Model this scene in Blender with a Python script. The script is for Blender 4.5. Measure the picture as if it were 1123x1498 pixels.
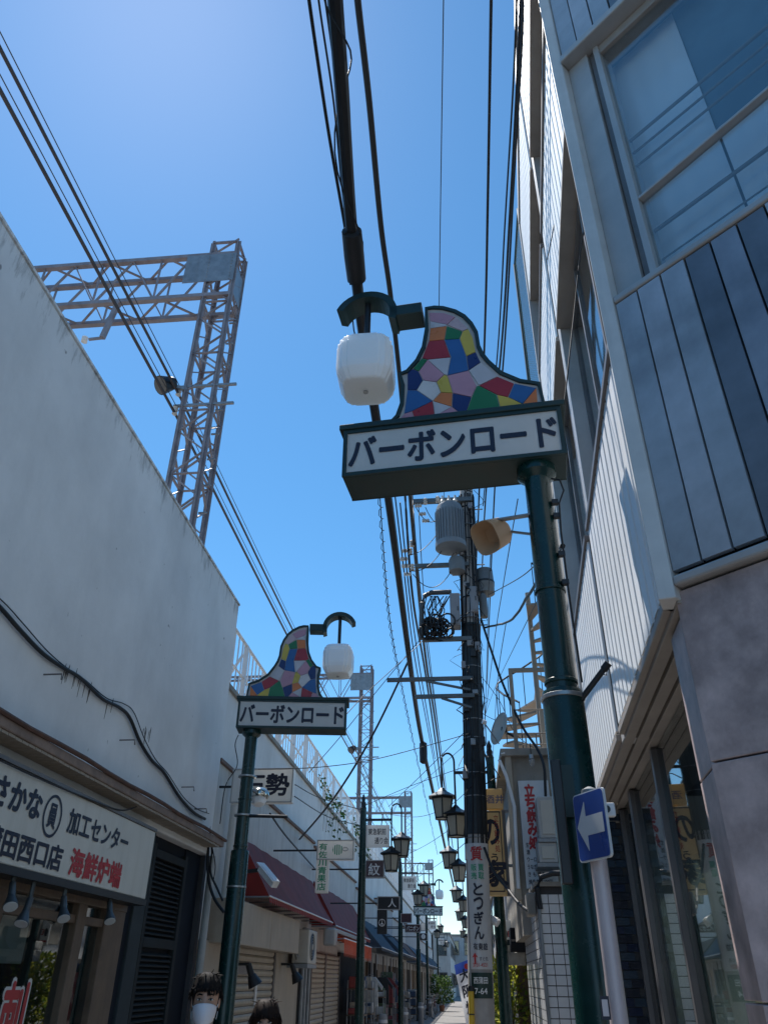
import bpy, math, random
from mathutils import Vector, Matrix
V = Vector
R = math.radians
random.seed(7)
scene = bpy.context.scene
for o in list(bpy.data.objects): bpy.data.objects.remove(o)
COL = scene.collection

# ------------------------------------------------------------------ camera
EYE = V((0, 0, 1.66)); FPX = 1107.0; CX, CY = 561.5, 749.0        # focal length in pixels of a 1123x1498 frame
zc = V((17.5, 1789, FPX)).normalized()                             # world up in (right, up, forward)
yc = V((126.5, -686, FPX)).normalized(); yc = (yc - zc * yc.dot(zc)).normalized()
xc = -yc.cross(zc)
cam_d = bpy.data.cameras.new('camera'); cam = bpy.data.objects.new('camera', cam_d); COL.objects.link(cam)
right = V((xc[0], yc[0], zc[0])); up = V((xc[1], yc[1], zc[1])); fwd = V((xc[2], yc[2], zc[2]))
cam.matrix_world = Matrix(((right[0], up[0], -fwd[0], EYE[0]), (right[1], up[1], -fwd[1], EYE[1]), (right[2], up[2], -fwd[2], EYE[2]), (0, 0, 0, 1)))
cam_d.sensor_fit = 'VERTICAL'; cam_d.sensor_height = 36.0; cam_d.lens = 36.0 * FPX / 1498.0
cam_d.clip_start = 0.05; cam_d.clip_end = 3000
scene.camera = cam
scene.render.resolution_x, scene.render.resolution_y = 767, 1024

# ------------------------------------------------------------------ sky, sun, exposure
SUN = V((-0.273, 0.341, 0.899)).normalized()
world = bpy.data.worlds.new('World'); scene.world = world; world.use_nodes = True
nt = world.node_tree; nt.nodes.clear()
wo = nt.nodes.new('ShaderNodeOutputWorld'); bg = nt.nodes.new('ShaderNodeBackground'); sky = nt.nodes.new('ShaderNodeTexSky')
sky.sky_type = 'NISHITA'; sky.sun_disc = False
sky.sun_elevation = math.asin(SUN.z); sky.sun_rotation = math.atan2(SUN.x, SUN.y)
sky.air_density = 1.0; sky.dust_density = 0.12; sky.ozone_density = 4.5
bg.inputs['Strength'].default_value = 0.12
# low clouds all round the horizon
tc = nt.nodes.new('ShaderNodeTexCoord'); mp = nt.nodes.new('ShaderNodeMapping'); mp.inputs['Scale'].default_value = (1, 1, 2.6)
nz = nt.nodes.new('ShaderNodeTexNoise'); nz.inputs['Scale'].default_value = 5.5; nz.inputs['Detail'].default_value = 8; nz.inputs['Roughness'].default_value = .58
sep = nt.nodes.new('ShaderNodeSeparateXYZ'); mr = nt.nodes.new('ShaderNodeMapRange')
mr.inputs['From Min'].default_value = .03; mr.inputs['From Max'].default_value = .17; mr.inputs['To Min'].default_value = .08; mr.inputs['To Max'].default_value = -.22
ad = nt.nodes.new('ShaderNodeMath'); ad.operation = 'ADD'
rmp = nt.nodes.new('ShaderNodeValToRGB'); rmp.color_ramp.elements[0].position = .5; rmp.color_ramp.elements[1].position = .66
mxc = nt.nodes.new('ShaderNodeMixRGB'); mxc.inputs['Color2'].default_value = (5.8, 6.2, 6.9, 1)
lk = nt.links.new
lk(tc.outputs['Generated'], mp.inputs['Vector']); lk(mp.outputs['Vector'], nz.inputs['Vector']); lk(tc.outputs['Generated'], sep.inputs[0]); lk(sep.outputs['Z'], mr.inputs['Value'])
lk(nz.outputs['Fac'], ad.inputs[0]); lk(mr.outputs['Result'], ad.inputs[1]); lk(ad.outputs[0], rmp.inputs['Fac'])
lk(rmp.outputs['Color'], mxc.inputs['Fac']); hs_ = nt.nodes.new('ShaderNodeHueSaturation'); hs_.inputs['Saturation'].default_value = 1.2; hs_.inputs['Hue'].default_value = .49; hs_.inputs['Value'].default_value = 1.06; lk(sky.outputs['Color'], hs_.inputs['Color']); lk(hs_.outputs['Color'], mxc.inputs['Color1']); lk(mxc.outputs['Color'], bg.inputs['Color']); lk(bg.outputs[0], wo.inputs['Surface'])
sl = bpy.data.lights.new('sun', 'SUN'); sl.energy = 5.0; sl.angle = R(.53); sl.color = (1, .955, .89)
so = bpy.data.objects.new('sun', sl); COL.objects.link(so); so.rotation_euler = (-SUN).to_track_quat('-Z', 'Y').to_euler(); so.location = (0, 0, 30)
scene.view_settings.view_transform = 'Standard'; scene.view_settings.look = 'None'
scene.view_settings.exposure = 0.5; scene.view_settings.gamma = 1.0; scene.view_settings.use_curve_mapping = False

# ------------------------------------------------------------------ helpers
def ray(x, y):
    a, b = (x - CX) / FPX, -(y - CY) / FPX
    return right * a + up * b + fwd
def aX(x, y, c): r = ray(x, y); return EYE + r * (c / r.x)
def aY(x, y, c): r = ray(x, y); return EYE + r * (c / r.y)
def aZ(x, y, c): r = ray(x, y); return EYE + r * ((c - EYE.z) / r.z)
def aP(x, y, p, n): r = ray(x, y); return EYE + r * ((p - EYE).dot(n) / r.dot(n))

ROOT = {}
class MB:
    def __init__(s): s.v = []; s.f = []
    def add(s, vs, fs):
        b = len(s.v); s.v += [V(p) for p in vs]; s.f += [tuple(i + b for i in f) for f in fs]; return s
    def obox(s, o, u, v, w):
        o, u, v, w = V(o), V(u), V(v), V(w)
        p = [o, o+u, o+u+v, o+v, o+w, o+u+w, o+u+v+w, o+v+w]
        return s.add(p, [(0,3,2,1),(4,5,6,7),(0,1,5,4),(1,2,6,5),(2,3,7,6),(3,0,4,7)])
    def box(s, c, d, ax=None):
        c = V(c)
        if ax is None: ax = (V((1,0,0)), V((0,1,0)), V((0,0,1)))
        u, v, w = (V(ax[i]) * d[i] for i in range(3))
        return s.obox(c - (u+v+w)/2, u, v, w)
    def bx(s, x0, x1, y0, y1, z0, z1): return s.obox((x0,y0,z0), (x1-x0,0,0), (0,y1-y0,0), (0,0,z1-z0))
    def cyl(s, a, b, r0, r1=None, n=12, cap=True):
        a, b = V(a), V(b); r1 = r0 if r1 is None else r1
        d = (b - a).normalized(); t = V((0,0,1)) if abs(d.z) < .9 else V((1,0,0))
        u = d.cross(t).normalized(); w = d.cross(u)
        vs = []
        for p, r in ((a, r0), (b, r1)):
            for i in range(n):
                k = 2*math.pi*i/n; vs.append(p + u*(r*math.cos(k)) + w*(r*math.sin(k)))
        fs = [(i, (i+1) % n, n+(i+1) % n, n+i) for i in range(n)]
        if cap: fs += [tuple(range(n))[::-1], tuple(range(n, 2*n))]
        return s.add(vs, fs)
    def bar(s, a, b, w, h=None, upv=(0,0,1)):
        a, b = V(a), V(b); h = w if h is None else h
        d = b - a; t = V(upv)
        if abs(d.normalized().dot(t)) > .95: t = V((1,0,0))
        u = d.cross(t).normalized() * w; v = u.cross(d).normalized() * h
        return s.obox(a - u/2 - v/2, u, v, d)
    def tube(s, pts, r, n=6):
        pts = [V(p) for p in pts]; m = len(pts); vs = []; fs = []
        rr = r if isinstance(r, (list, tuple)) else [r]*m
        for i, p in enumerate(pts):
            d = (pts[min(i+1, m-1)] - pts[max(i-1, 0)]).normalized()
            t = V((0,0,1)) if abs(d.z) < .9 else V((1,0,0))
            u = d.cross(t).normalized(); w = d.cross(u)
            for k in range(n):
                a = 2*math.pi*k/n; vs.append(p + u*(rr[i]*math.cos(a)) + w*(rr[i]*math.sin(a)))
        for i in range(m-1):
            for k in range(n): fs.append((i*n+k, i*n+(k+1) % n, (i+1)*n+(k+1) % n, (i+1)*n+k))
        fs += [tuple(range(n))[::-1], tuple(range((m-1)*n, m*n))]
        return s.add(vs, fs)
    def prism(s, pts, w):
        pts = [V(p) for p in pts]; w = V(w); n = len(pts)
        return s.add(pts + [p + w for p in pts], [tuple(range(n))[::-1], tuple(range(n, 2*n))] + [(i, (i+1) % n, n+(i+1) % n, n+i) for i in range(n)])
    def poly(s, pts): return s.add(pts, [tuple(range(len(pts)))])
    def lathe(s, c, prof, n=16, sq=None):
        c = V(c); vs = []; fs = []; m = len(prof)
        for r, z in prof:
            for k in range(n):
                a = 2*math.pi*(k+.5)/n; x, y = math.cos(a), math.sin(a); q = 1
                if sq: q = (abs(x)**sq + abs(y)**sq) ** (-1/sq)
                vs.append(c + V((x*r*q, y*r*q, z)))
        for i in range(m-1):
            for k in range(n): fs.append((i*n+k, i*n+(k+1) % n, (i+1)*n+(k+1) % n, (i+1)*n+k))
        fs += [tuple(range(n))[::-1], tuple(range((m-1)*n, m*n))]
        return s.add(vs, fs)
    def ball(s, c, r, n=14, m=10):
        c = V(c); r = r if isinstance(r, (tuple, list)) else (r, r, r); vs = []; fs = []
        for i in range(m+1):
            t = math.pi*i/m
            for k in range(n):
                a = 2*math.pi*k/n; vs.append(c + V((r[0]*math.sin(t)*math.cos(a), r[1]*math.sin(t)*math.sin(a), r[2]*math.cos(t))))
        for i in range(m):
            for k in range(n): fs.append((i*n+k, (i+1)*n+k, (i+1)*n+(k+1) % n, i*n+(k+1) % n))
        return s.add(vs, fs)
    def mesh(s, name, off=V((0,0,0))):
        me = bpy.data.meshes.new(name); me.from_pydata([p - off for p in s.v], [], s.f); me.update(); return me
    def build(s, name, mat, parent=None, smooth=False, bevel=0, label=None, kind=None):
        off = ROOT[parent.name] if parent else V((0,0,0))
        if parent is None:
            lo = V([min(p[i] for p in s.v) for i in range(3)]); hi = V([max(p[i] for p in s.v) for i in range(3)])
            off = V(((lo.x+hi.x)/2, (lo.y+hi.y)/2, lo.z))
        me = s.mesh(name, off); o = bpy.data.objects.new(name, me); COL.objects.link(o)
        if parent: o.parent = parent
        else: o.location = off
        ROOT[o.name] = off
        if mat: me.materials.append(mat)
        if smooth:
            for p in me.polygons: p.use_smooth = True
            me.set_sharp_from_angle(angle=R(40))
        if bevel:
            b = o.modifiers.new('bevel', 'BEVEL'); b.width = bevel; b.segments = 2; b.limit_method = 'ANGLE'; b.angle_limit = R(40)
        if label: o['label'] = label
        if kind: o['kind'] = kind
        return o

def tag(o, label, cat, group=None):
    o['label'] = label; o['category'] = cat
    if group: o['group'] = group
    return o
def thing(name, label, cat, loc=(0,0,0), group=None):
    o = bpy.data.objects.new(name, None); COL.objects.link(o); o.location = V(loc); o.empty_display_size = .2
    ROOT[o.name] = V(loc); return tag(o, label, cat, group)
def struct(o): o['kind'] = 'structure'; return o
def inst(name, me, parent, loc, rot=None, mat=None):
    o = bpy.data.objects.new(name, me); COL.objects.link(o); o.parent = parent; o.location = V(loc) - ROOT[parent.name]
    if rot: o.rotation_euler = rot
    if mat and not me.materials: me.materials.append(mat)
    return o
def copy_tree(o, parent=None):
    c = o.copy(); COL.objects.link(c); c.parent = parent
    ROOT[c.name] = ROOT.get(o.name, V((0,0,0)))
    for ch in list(o.children): copy_tree(ch, c)
    return c

def text(s, o, u, v, mat, parent, bold=.012, name='lettering', lift=.004, pad=0):
    """lettering filling the parallelogram o,u,v"""
    cu = bpy.data.curves.new('t', 'FONT'); cu.body = s; cu.size = 1; cu.resolution_u = 3; cu.fill_mode = 'FRONT'
    ob = bpy.data.objects.new('t', cu); COL.objects.link(ob)
    dg = bpy.context.evaluated_depsgraph_get(); me = bpy.data.meshes.new_from_object(ob.evaluated_get(dg))
    bpy.data.objects.remove(ob); bpy.data.curves.remove(cu)
    if not me.vertices: return None
    xs = [p.co.x for p in me.vertices]; ys = [p.co.y for p in me.vertices]; x0, x1, y0, y1 = min(xs), max(xs), min(ys), max(ys)
    o, u, v = V(o), V(u), V(v); n = u.cross(v).normalized(); off = ROOT[parent.name]
    bs = [p.co.copy() for p in me.vertices]; fs = [tuple(p.vertices) for p in me.polygons]; nv = []; nf = []
    for i, (dx, dy) in enumerate(((0, 0), (bold, 0), (-bold, 0), (0, bold), (0, -bold), (.7*bold, .7*bold), (-.7*bold, .7*bold), (.7*bold, -.7*bold), (-.7*bold, -.7*bold)) if bold > .006 else ((0, 0),)):
        k = len(nv); nf += [tuple(j + k for j in f) for f in fs]
        nv += [o + u*((c.x+dx-x0)/max(x1-x0, 1e-4)) + v*((c.y+dy-y0)/max(y1-y0, 1e-4)) + n*(lift + .0002*i) - off for c in bs]
    me = bpy.data.meshes.new(name); me.from_pydata(nv, [], nf)
    me.materials.clear(); me.materials.append(mat); me.name = name; me.update()
    t = bpy.data.objects.new(name, me); COL.objects.link(t); t.parent = parent; ROOT[t.name] = off
    return t
def vtext(s, o, u, v, mat, parent, bold=.012, gap=.08, lift=.004):
    """characters stacked from the top; v spans the whole height"""
    n = len(s); o, u, v = V(o), V(u), V(v)
    for i, ch in enumerate(s):
        if ch == ' ': continue
        c = v/n
        hh = .3 if ch in 'ー一' else 1
        if ch == 'ー':
            m = MB(); p = o + c*(n-1-i); nn = u.cross(v).normalized()*lift
            m.prism([p+u*.42+c*.1+nn, p+u*.58+c*.1+nn, p+u*.58+c*.9+nn, p+u*.42+c*.9+nn], -nn*.5); m.build('lettering', mat, parent); continue
        text(ch, o + c*(n-1-i) + c*gap, u, c*(1-2*gap)*hh, mat, parent, bold, lift=lift)

MATS = {}
def M(name, col, rough=.6, metal=0.0, var=.14, sc=3.0, bump=0.0, bsc=40.0, streak=0.0, dirt=(.045,.042,.04), spec=.5, trans=0.0, ssc=(7,7,.5), coat=0):
    if name in MATS: return MATS[name]
    m = bpy.data.materials.new(name); m.use_nodes = True; n = m.node_tree; b = n.nodes['Principled BSDF']; l = n.links.new
    b.inputs['Roughness'].default_value = rough; b.inputs['Metallic'].default_value = metal; b.inputs['Specular IOR Level'].default_value = spec
    if coat: b.inputs['Coat Weight'].default_value = coat
    t = n.nodes.new('ShaderNodeTexCoord'); c4 = (*col, 1)
    ns = n.nodes.new('ShaderNodeTexNoise'); ns.inputs['Scale'].default_value = sc; ns.inputs['Detail'].default_value = 7; ns.inputs['Roughness'].default_value = .62
    l(t.outputs['Object'], ns.inputs['Vector'])
    r = n.nodes.new('ShaderNodeMapRange'); r.inputs['From Min'].default_value = .3; r.inputs['From Max'].default_value = .7; r.inputs['To Min'].default_value = 1-var; r.inputs['To Max'].default_value = 1+var
    l(ns.outputs['Fac'], r.inputs['Value'])
    mu = n.nodes.new('ShaderNodeMixRGB'); mu.blend_type = 'MULTIPLY'; mu.inputs['Fac'].default_value = 1; mu.inputs['Color1'].default_value = c4
    l(r.outputs['Result'], mu.inputs['Color2']); out = mu.outputs['Color']
    if streak:
        mp = n.nodes.new('ShaderNodeMapping'); mp.inputs['Scale'].default_value = ssc; l(t.outputs['Object'], mp.inputs['Vector'])
        s2 = n.nodes.new('ShaderNodeTexNoise'); s2.inputs['Scale'].default_value = 1; s2.inputs['Detail'].default_value = 8; s2.inputs['Roughness'].default_value = .65; l(mp.outputs['Vector'], s2.inputs['Vector'])
        r2 = n.nodes.new('ShaderNodeMapRange'); r2.inputs['From Min'].default_value = .5; r2.inputs['From Max'].default_value = .78; r2.inputs['To Min'].default_value = 0; r2.inputs['To Max'].default_value = streak; l(s2.outputs['Fac'], r2.inputs['Value'])
        mx = n.nodes.new('ShaderNodeMixRGB'); mx.inputs['Color2'].default_value = (*dirt, 1); l(r2.outputs['Result'], mx.inputs['Fac']); l(out, mx.inputs['Color1']); out = mx.outputs['Color']
    l(out, b.inputs['Base Color'])
    rr = n.nodes.new('ShaderNodeMapRange'); rr.inputs['To Min'].default_value = max(.03, rough-.12); rr.inputs['To Max'].default_value = min(1, rough+.12); l(ns.outputs['Fac'], rr.inputs['Value']); l(rr.outputs['Result'], b.inputs['Roughness'])
    if bump:
        n3 = n.nodes.new('ShaderNodeTexNoise'); n3.inputs['Scale'].default_value = bsc; n3.inputs['Detail'].default_value = 4; l(t.outputs['Object'], n3.inputs['Vector'])
        bm = n.nodes.new('ShaderNodeBump'); bm.inputs['Strength'].default_value = bump; bm.inputs['Distance'].default_value = .01; l(n3.outputs['Fac'], bm.inputs['Height']); l(bm.outputs['Normal'], b.inputs['Normal'])
    if trans:
        tr = n.nodes.new('ShaderNodeBsdfTranslucent'); l(out, tr.inputs['Color']); ms = n.nodes.new('ShaderNodeMixShader'); ms.inputs['Fac'].default_value = trans
        l(b.outputs[0], ms.inputs[1]); l(tr.outputs[0], ms.inputs[2]); l(ms.outputs[0], n.nodes['Material Output'].inputs['Surface'])
    MATS[name] = m; return m
def glass(name, tint=(.8,.9,.92), rough=.02, body=.15, bcol=(.1,.14,.15), refl=.07):
    if name in MATS: return MATS[name]
    m = bpy.data.materials.new(name); m.use_nodes = True; n = m.node_tree; n.nodes.remove(n.nodes['Principled BSDF']); l = n.links.new
    tr = n.nodes.new('ShaderNodeBsdfTransparent'); tr.inputs['Color'].default_value = (*tint, 1)
    df = n.nodes.new('ShaderNodeBsdfDiffuse'); df.inputs['Color'].default_value = (*bcol, 1)
    gl = n.nodes.new('ShaderNodeBsdfGlossy'); gl.inputs['Roughness'].default_value = rough
    lw = n.nodes.new('ShaderNodeLayerWeight'); lw.inputs['Blend'].default_value = .5; pw = n.nodes.new('ShaderNodeMath'); pw.operation = 'POWER'; pw.inputs[1].default_value = 4.0; l(lw.outputs['Facing'], pw.inputs[0]); fr = n.nodes.new('ShaderNodeMath'); fr.operation = 'MULTIPLY_ADD'; fr.inputs[1].default_value = .8; fr.inputs[2].default_value = refl; l(pw.outputs[0], fr.inputs[0])
    nz = n.nodes.new('ShaderNodeTexNoise'); nz.inputs['Scale'].default_value = 1.3; t = n.nodes.new('ShaderNodeTexCoord'); l(t.outputs['Object'], nz.inputs['Vector'])
    bm = n.nodes.new('ShaderNodeBump'); bm.inputs['Strength'].default_value = .02; l(nz.outputs['Fac'], bm.inputs['Height']); l(bm.outputs['Normal'], gl.inputs['Normal'])
    m1 = n.nodes.new('ShaderNodeMixShader'); m1.inputs['Fac'].default_value = body; l(tr.outputs[0], m1.inputs[1]); l(df.outputs[0], m1.inputs[2])
    m2 = n.nodes.new('ShaderNodeMixShader'); l(fr.outputs[0], m2.inputs['Fac']); l(m1.outputs[0], m2.inputs[1]); l(gl.outputs[0], m2.inputs[2])
    l(m2.outputs[0], n.nodes['Material Output'].inputs['Surface']); MATS[name] = m; return m

# palette
PLASTER = M('plaster', (.71,.72,.72), .85, var=.13, sc=.7, bump=.15, bsc=25, streak=.22, dirt=(.4,.4,.4), ssc=(1.6,1.6,.5))
VIADUCT = M('viaduct_concrete', (.68,.68,.67), .9, var=.12, sc=.8, bump=.2, streak=.3, dirt=(.3,.29,.27), ssc=(1.2,1.2,.35))
GREEN = M('dark_green_enamel', (.004,.03,.028), .26, var=.25, sc=6, spec=.5, bump=.05, bsc=12)
GREENFLAT = M('dark_green_steel', (.006,.026,.026), .5, var=.25, sc=6)
BLACKP = M('black_paint', (.012,.014,.018), .45, var=.2)
RUBBER = M('cable_rubber', (.008,.008,.01), .55, var=.2, sc=10)
CREAM = M('sign_acrylic', (.78,.78,.76), .35, var=.05, sc=2, streak=.12, dirt=(.35,.33,.28), trans=.35)
INK = M('sign_ink', (.008,.01,.03), .5, var=.1)
REDINK = M('red_ink', (.42,.02,.025), .5, var=.1)
GREENINK = M('green_ink', (.015,.30,.16), .5, var=.1)
WHITEINK = M('white_ink', (.75,.75,.74), .5, var=.05)
FROST = M('frosted_lamp', (.97,.97,.96), .3, var=.02, spec=.4)
_fb = FROST.node_tree.nodes['Principled BSDF']; _fb.inputs['Subsurface Weight'].default_value = 1; _fb.inputs['Subsurface Radius'].default_value = (1, 1, 1); _fb.inputs['Subsurface Scale'].default_value = .07
GALV = M('galvanised_steel', (.28,.30,.32), .5, .5, var=.22, sc=5, streak=.25, dirt=(.16,.09,.06))
GANTRY = M('gantry_steel', (.27,.25,.27), .6, .25, var=.25, sc=4, streak=.6, dirt=(.2,.1,.08), ssc=(3,3,1.5))
CONC = M('weathered_concrete', (.27,.25,.22), .9, var=.25, sc=2, bump=.3, streak=.5, dirt=(.1,.09,.08))
POLE = M('pole_concrete', (.36,.35,.34), .85, var=.15, sc=5, bump=.2, streak=.3, dirt=(.15,.14,.13))
WHITEP = M('white_paint', (.72,.73,.74), .5, var=.08, streak=.3, dirt=(.35,.25,.17))
STEELBLUE = M('steel_blue_panel', (.20,.25,.31), .4, .0, var=.4, sc=1.4, streak=.45, dirt=(.045,.075,.115), ssc=(2.2,2.2,.25))
SIDING = M('pale_siding', (.80,.81,.81), .45, var=.07, sc=2, streak=.14, dirt=(.4,.4,.38))
STONE = M('pink_stone', (.42,.335,.325), .5, var=.5, sc=3.4, bump=.25, bsc=14, streak=.6, dirt=(.17,.125,.12), ssc=(3.5,3.5,2.0))
TRIM = M('aluminium_trim', (.42,.41,.40), .5, .3, var=.12, streak=.2, dirt=(.2,.18,.16))
BROWNAL = M('bronze_aluminium', (.16,.145,.14), .45, .3, var=.2)
SOFFIT = M('soffit_metal', (.30,.265,.235), .55, var=.15, sc=3)
WIN = glass('window_glass', (.93,.96,.97), .02, .05, (.2,.25,.28), .09)
DARKWIN = glass('shop_glass', (.72,.78,.78), .015, .06, (.05,.06,.06), .1)
FROSTWIN = M('frosted_window', (.72,.74,.76), .1, var=.06, sc=1.0, spec=.6)
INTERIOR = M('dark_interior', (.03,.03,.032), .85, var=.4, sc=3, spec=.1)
WOOD = M('brown_wood', (.13,.085,.055), .55, var=.3, sc=4, bump=.2, ssc=(20,20,1), streak=.5, dirt=(.06,.035,.022))
SHUTTER = M('shutter_beige', (.40,.345,.27), .5, var=.15, sc=3, streak=.35, dirt=(.18,.14,.1))
BEIGE = M('beige_sheet', (.38,.32,.25), .5, var=.15, sc=2, streak=.5, dirt=(.22,.17,.12))
AWNRED = M('awning_red', (.27,.065,.06), .75, var=.25, sc=3, streak=.35, dirt=(.12,.05,.05), trans=.25)
AWNRED2 = M('awning_end_red', (.30,.03,.025), .7, var=.2, trans=.3)
ORANGE = M('awning_orange', (.75,.10,.025), .7, var=.15, trans=.4)
AWNBLUE = M('awning_slate', (.05,.07,.10), .75, var=.25, sc=3, streak=.3, dirt=(.12,.13,.14), trans=.2)

def wall_plaster():
    m = PLASTER.copy(); m.name = 'plaster_mildew'; n = m.node_tree; l = n.links.new; b = n.nodes['Principled BSDF']; src = b.inputs['Base Color'].links[0].from_socket
    t = n.nodes.new('ShaderNodeTexCoord'); sp = n.nodes.new('ShaderNodeSeparateXYZ'); l(t.outputs['Object'], sp.inputs[0])
    mp = n.nodes.new('ShaderNodeMapping'); mp.inputs['Scale'].default_value = (5, 5, 1.1); l(t.outputs['Object'], mp.inputs['Vector'])
    nz = n.nodes.new('ShaderNodeTexNoise'); nz.inputs['Scale'].default_value = 1.6; nz.inputs['Detail'].default_value = 9; nz.inputs['Roughness'].default_value = .7; l(mp.outputs['Vector'], nz.inputs['Vector'])
    mr = n.nodes.new('ShaderNodeMapRange'); mr.inputs['From Min'].default_value = 6.1; mr.inputs['From Max'].default_value = 6.9; mr.inputs['To Min'].default_value = -.25; mr.inputs['To Max'].default_value = .05; l(sp.outputs['Z'], mr.inputs['Value'])
    a = n.nodes.new('ShaderNodeMath'); a.operation = 'ADD'; l(nz.outputs['Fac'], a.inputs[0]); l(mr.outputs['Result'], a.inputs[1])
    r = n.nodes.new('ShaderNodeMapRange'); r.inputs['From Min'].default_value = .5; r.inputs['From Max'].default_value = .68; r.inputs['To Max'].default_value = .7; l(a.outputs[0], r.inputs['Value'])
    n2 = n.nodes.new('ShaderNodeTexNoise'); n2.inputs['Scale'].default_value = 7.0; n2.inputs['Detail'].default_value = 2; l(t.outputs['Object'], n2.inputs['Vector'])
    r2 = n.nodes.new('ShaderNodeMapRange'); r2.inputs['From Min'].default_value = .735; r2.inputs['From Max'].default_value = .775; r2.inputs['To Max'].default_value = .75; l(n2.outputs['Fac'], r2.inputs['Value'])
    mx_ = n.nodes.new('ShaderNodeMath'); mx_.operation = 'MAXIMUM'; l(r.outputs['Result'], mx_.inputs[0]); l(r2.outputs['Result'], mx_.inputs[1])
    mx = n.nodes.new('ShaderNodeMixRGB'); mx.inputs['Color2'].default_value = (.12, .125, .12, 1); l(mx_.outputs[0], mx.inputs['Fac']); l(src, mx.inputs['Color1']); l(mx.outputs['Color'], b.inputs['Base Color'])
    return m
MILDEW = wall_plaster()

# ------------------------------------------------------------------ ground and street
ASPH = M('asphalt', (.075,.073,.072), .9, var=.25, sc=1.2, bump=.3, bsc=60)
PAVE = M('street_paving', (.20,.19,.18), .85, var=.2, sc=.8, bump=.25, bsc=30, streak=.3, dirt=(.1,.095,.09), ssc=(1,1,1))
KERB = M('kerb_concrete', (.3,.29,.28), .85, var=.2)
struct(MB().bx(-900, 900, -900, 1500, -.3, -.004).build('ground', ASPH))
struct(MB().bx(-3.15, 1.0, -8, 170, -.1, 0).build('street', PAVE))
struct(MB().bx(-3.6, -3.15, -8, 170, -.1, .1).build('kerb', KERB, bevel=.015))
struct(MB().bx(1.0, 1.7, -8, 170, -.1, .1).build('kerb', KERB, bevel=.015))

# ------------------------------------------------------------------ right: corner building with sunlit siding and a chamfered corner
FD = V((math.sin(R(3.8)), math.cos(R(3.8)), 0)); FN = V((-FD.y, FD.x, 0))
CE = V((math.sin(R(134)), math.cos(R(134)), 0)); CM = V((CE.y, -CE.x, 0))
C0 = V((1.020, 3.315, 0)); UZ = V((0, 0, 1))
def FA(t, z, out=0): return C0 + FD*t + FN*out + UZ*z
def CH(t, z, out=0): return C0 + CE*t + CM*out + UZ*z
RF, RC = (0, 0, R(-3.8)), (0, 0, R(46))
TF, TCH, ROOFZ = 4.63, 2.2, 11.82
cb = thing('corner_building', 'four storey corner building with pale ribbed siding and steel blue chamfered corner', 'building', FA(2, 0, -2))
far = FA(TF, 0, -.4); c1 = CH(TCH, 0, -.4)
ci = C0 - (FN + CM)*.32; ci.z = 0
core = [ci, far, far + V((7, .46, 0)), V((c1.x+6.2, c1.y-.2, 0)), c1]
MB().prism([V((p.x, p.y, 3.3)) for p in core[::-1]], (0, 0, ROOFZ-.02-3.3)).build('wall_core', M('inner_wall', (.2,.22,.22), .8), cb)
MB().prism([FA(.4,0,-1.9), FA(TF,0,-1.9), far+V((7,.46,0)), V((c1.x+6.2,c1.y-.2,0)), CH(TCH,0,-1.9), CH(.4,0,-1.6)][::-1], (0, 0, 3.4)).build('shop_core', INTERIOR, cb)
MB().prism([V((p.x, p.y, ROOFZ)) for p in [FA(-.05,0,.05), FA(TF,0,.05), far+V((7,.5,0)), V((c1.x+6.2,c1.y-.3,0)), CH(TCH,0,.05)][::-1]], (0, 0, .16)).build('parapet_cap', TRIM, cb, bevel=.01)
# far gable
MB().obox(FA(TF, 3.2, -.02), FD*.06, -FN*7, UZ*(ROOFZ-3.2)).build('gable_wall', CONC, cb)
bays = [(.085, 2.30), (2.46, 4.57)]
bands = [(3.22, 4.90), (7.25, 8.68), (10.09, 11.79)]
NST = 13
for (z0, z1) in bands:
    h = z1 - z0 - .06
    for (t0, t1) in bays:
        w = (t1-t0)/NST; g = .007
        me = MB().add([(0, g, 0), (0, w-g, 0), (0, w-g, h), (0, g, h), (-.016, g+.016, 0), (-.016, w-g-.016, 0), (-.016, w-g-.016, h), (-.016, g+.016, h)],
                      [(4,7,6,5), (0,4,5,1), (1,5,6,2), (2,6,7,3), (3,7,4,0)]).mesh('siding_strip'); me.materials.append(SIDING)
        for k in range(NST): inst('siding_strip', me, cb, FA(t0 + w*k, z0 + .03, .012), RF)
        MB().obox(FA(t0, z0, -.12), FD*(t1-t0), FN*.128, UZ*(z1-z0)).build('spandrel_back', M('siding_joint', (.16,.17,.18), .7), cb)
        MB().obox(FA(t0, z0-.045, -.3), FD*(t1-t0), FN*.335, UZ*.05).build('bottom_trim', SOFFIT, cb, bevel=.006)
        MB().obox(FA(t0, z1-.03, -.3), FD*(t1-t0), FN*.35, UZ*.055).build('window_sill', BROWNAL, cb, bevel=.006)
# pilasters
for t0, t1, mt, o in ((2.30, 2.46, TRIM, .0), (4.57, 4.65, TRIM, .05)):
    MB().obox(FA(t0, 3.15, -.3), FD*(t1-t0), FN*(.3+o), UZ*(ROOFZ-3.15)).build('pilaster', mt, cb, bevel=.006)
# corner post: lit street face and grey chamfer face
MB().prism([FA(.085, 3.16, -.3), FA(.085, 3.16, .045), C0 + (FN*.05+CM*.05) + UZ*3.16, CH(.03, 3.16, .045), CH(.03, 3.16, -.3)][::-1], UZ*(ROOFZ-3.16)).build('corner_post', M('corner_post_grey', (.60,.59,.57), .5, .1, var=.12, streak=.25, dirt=(.25,.23,.21)), cb, bevel=.006)
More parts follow.
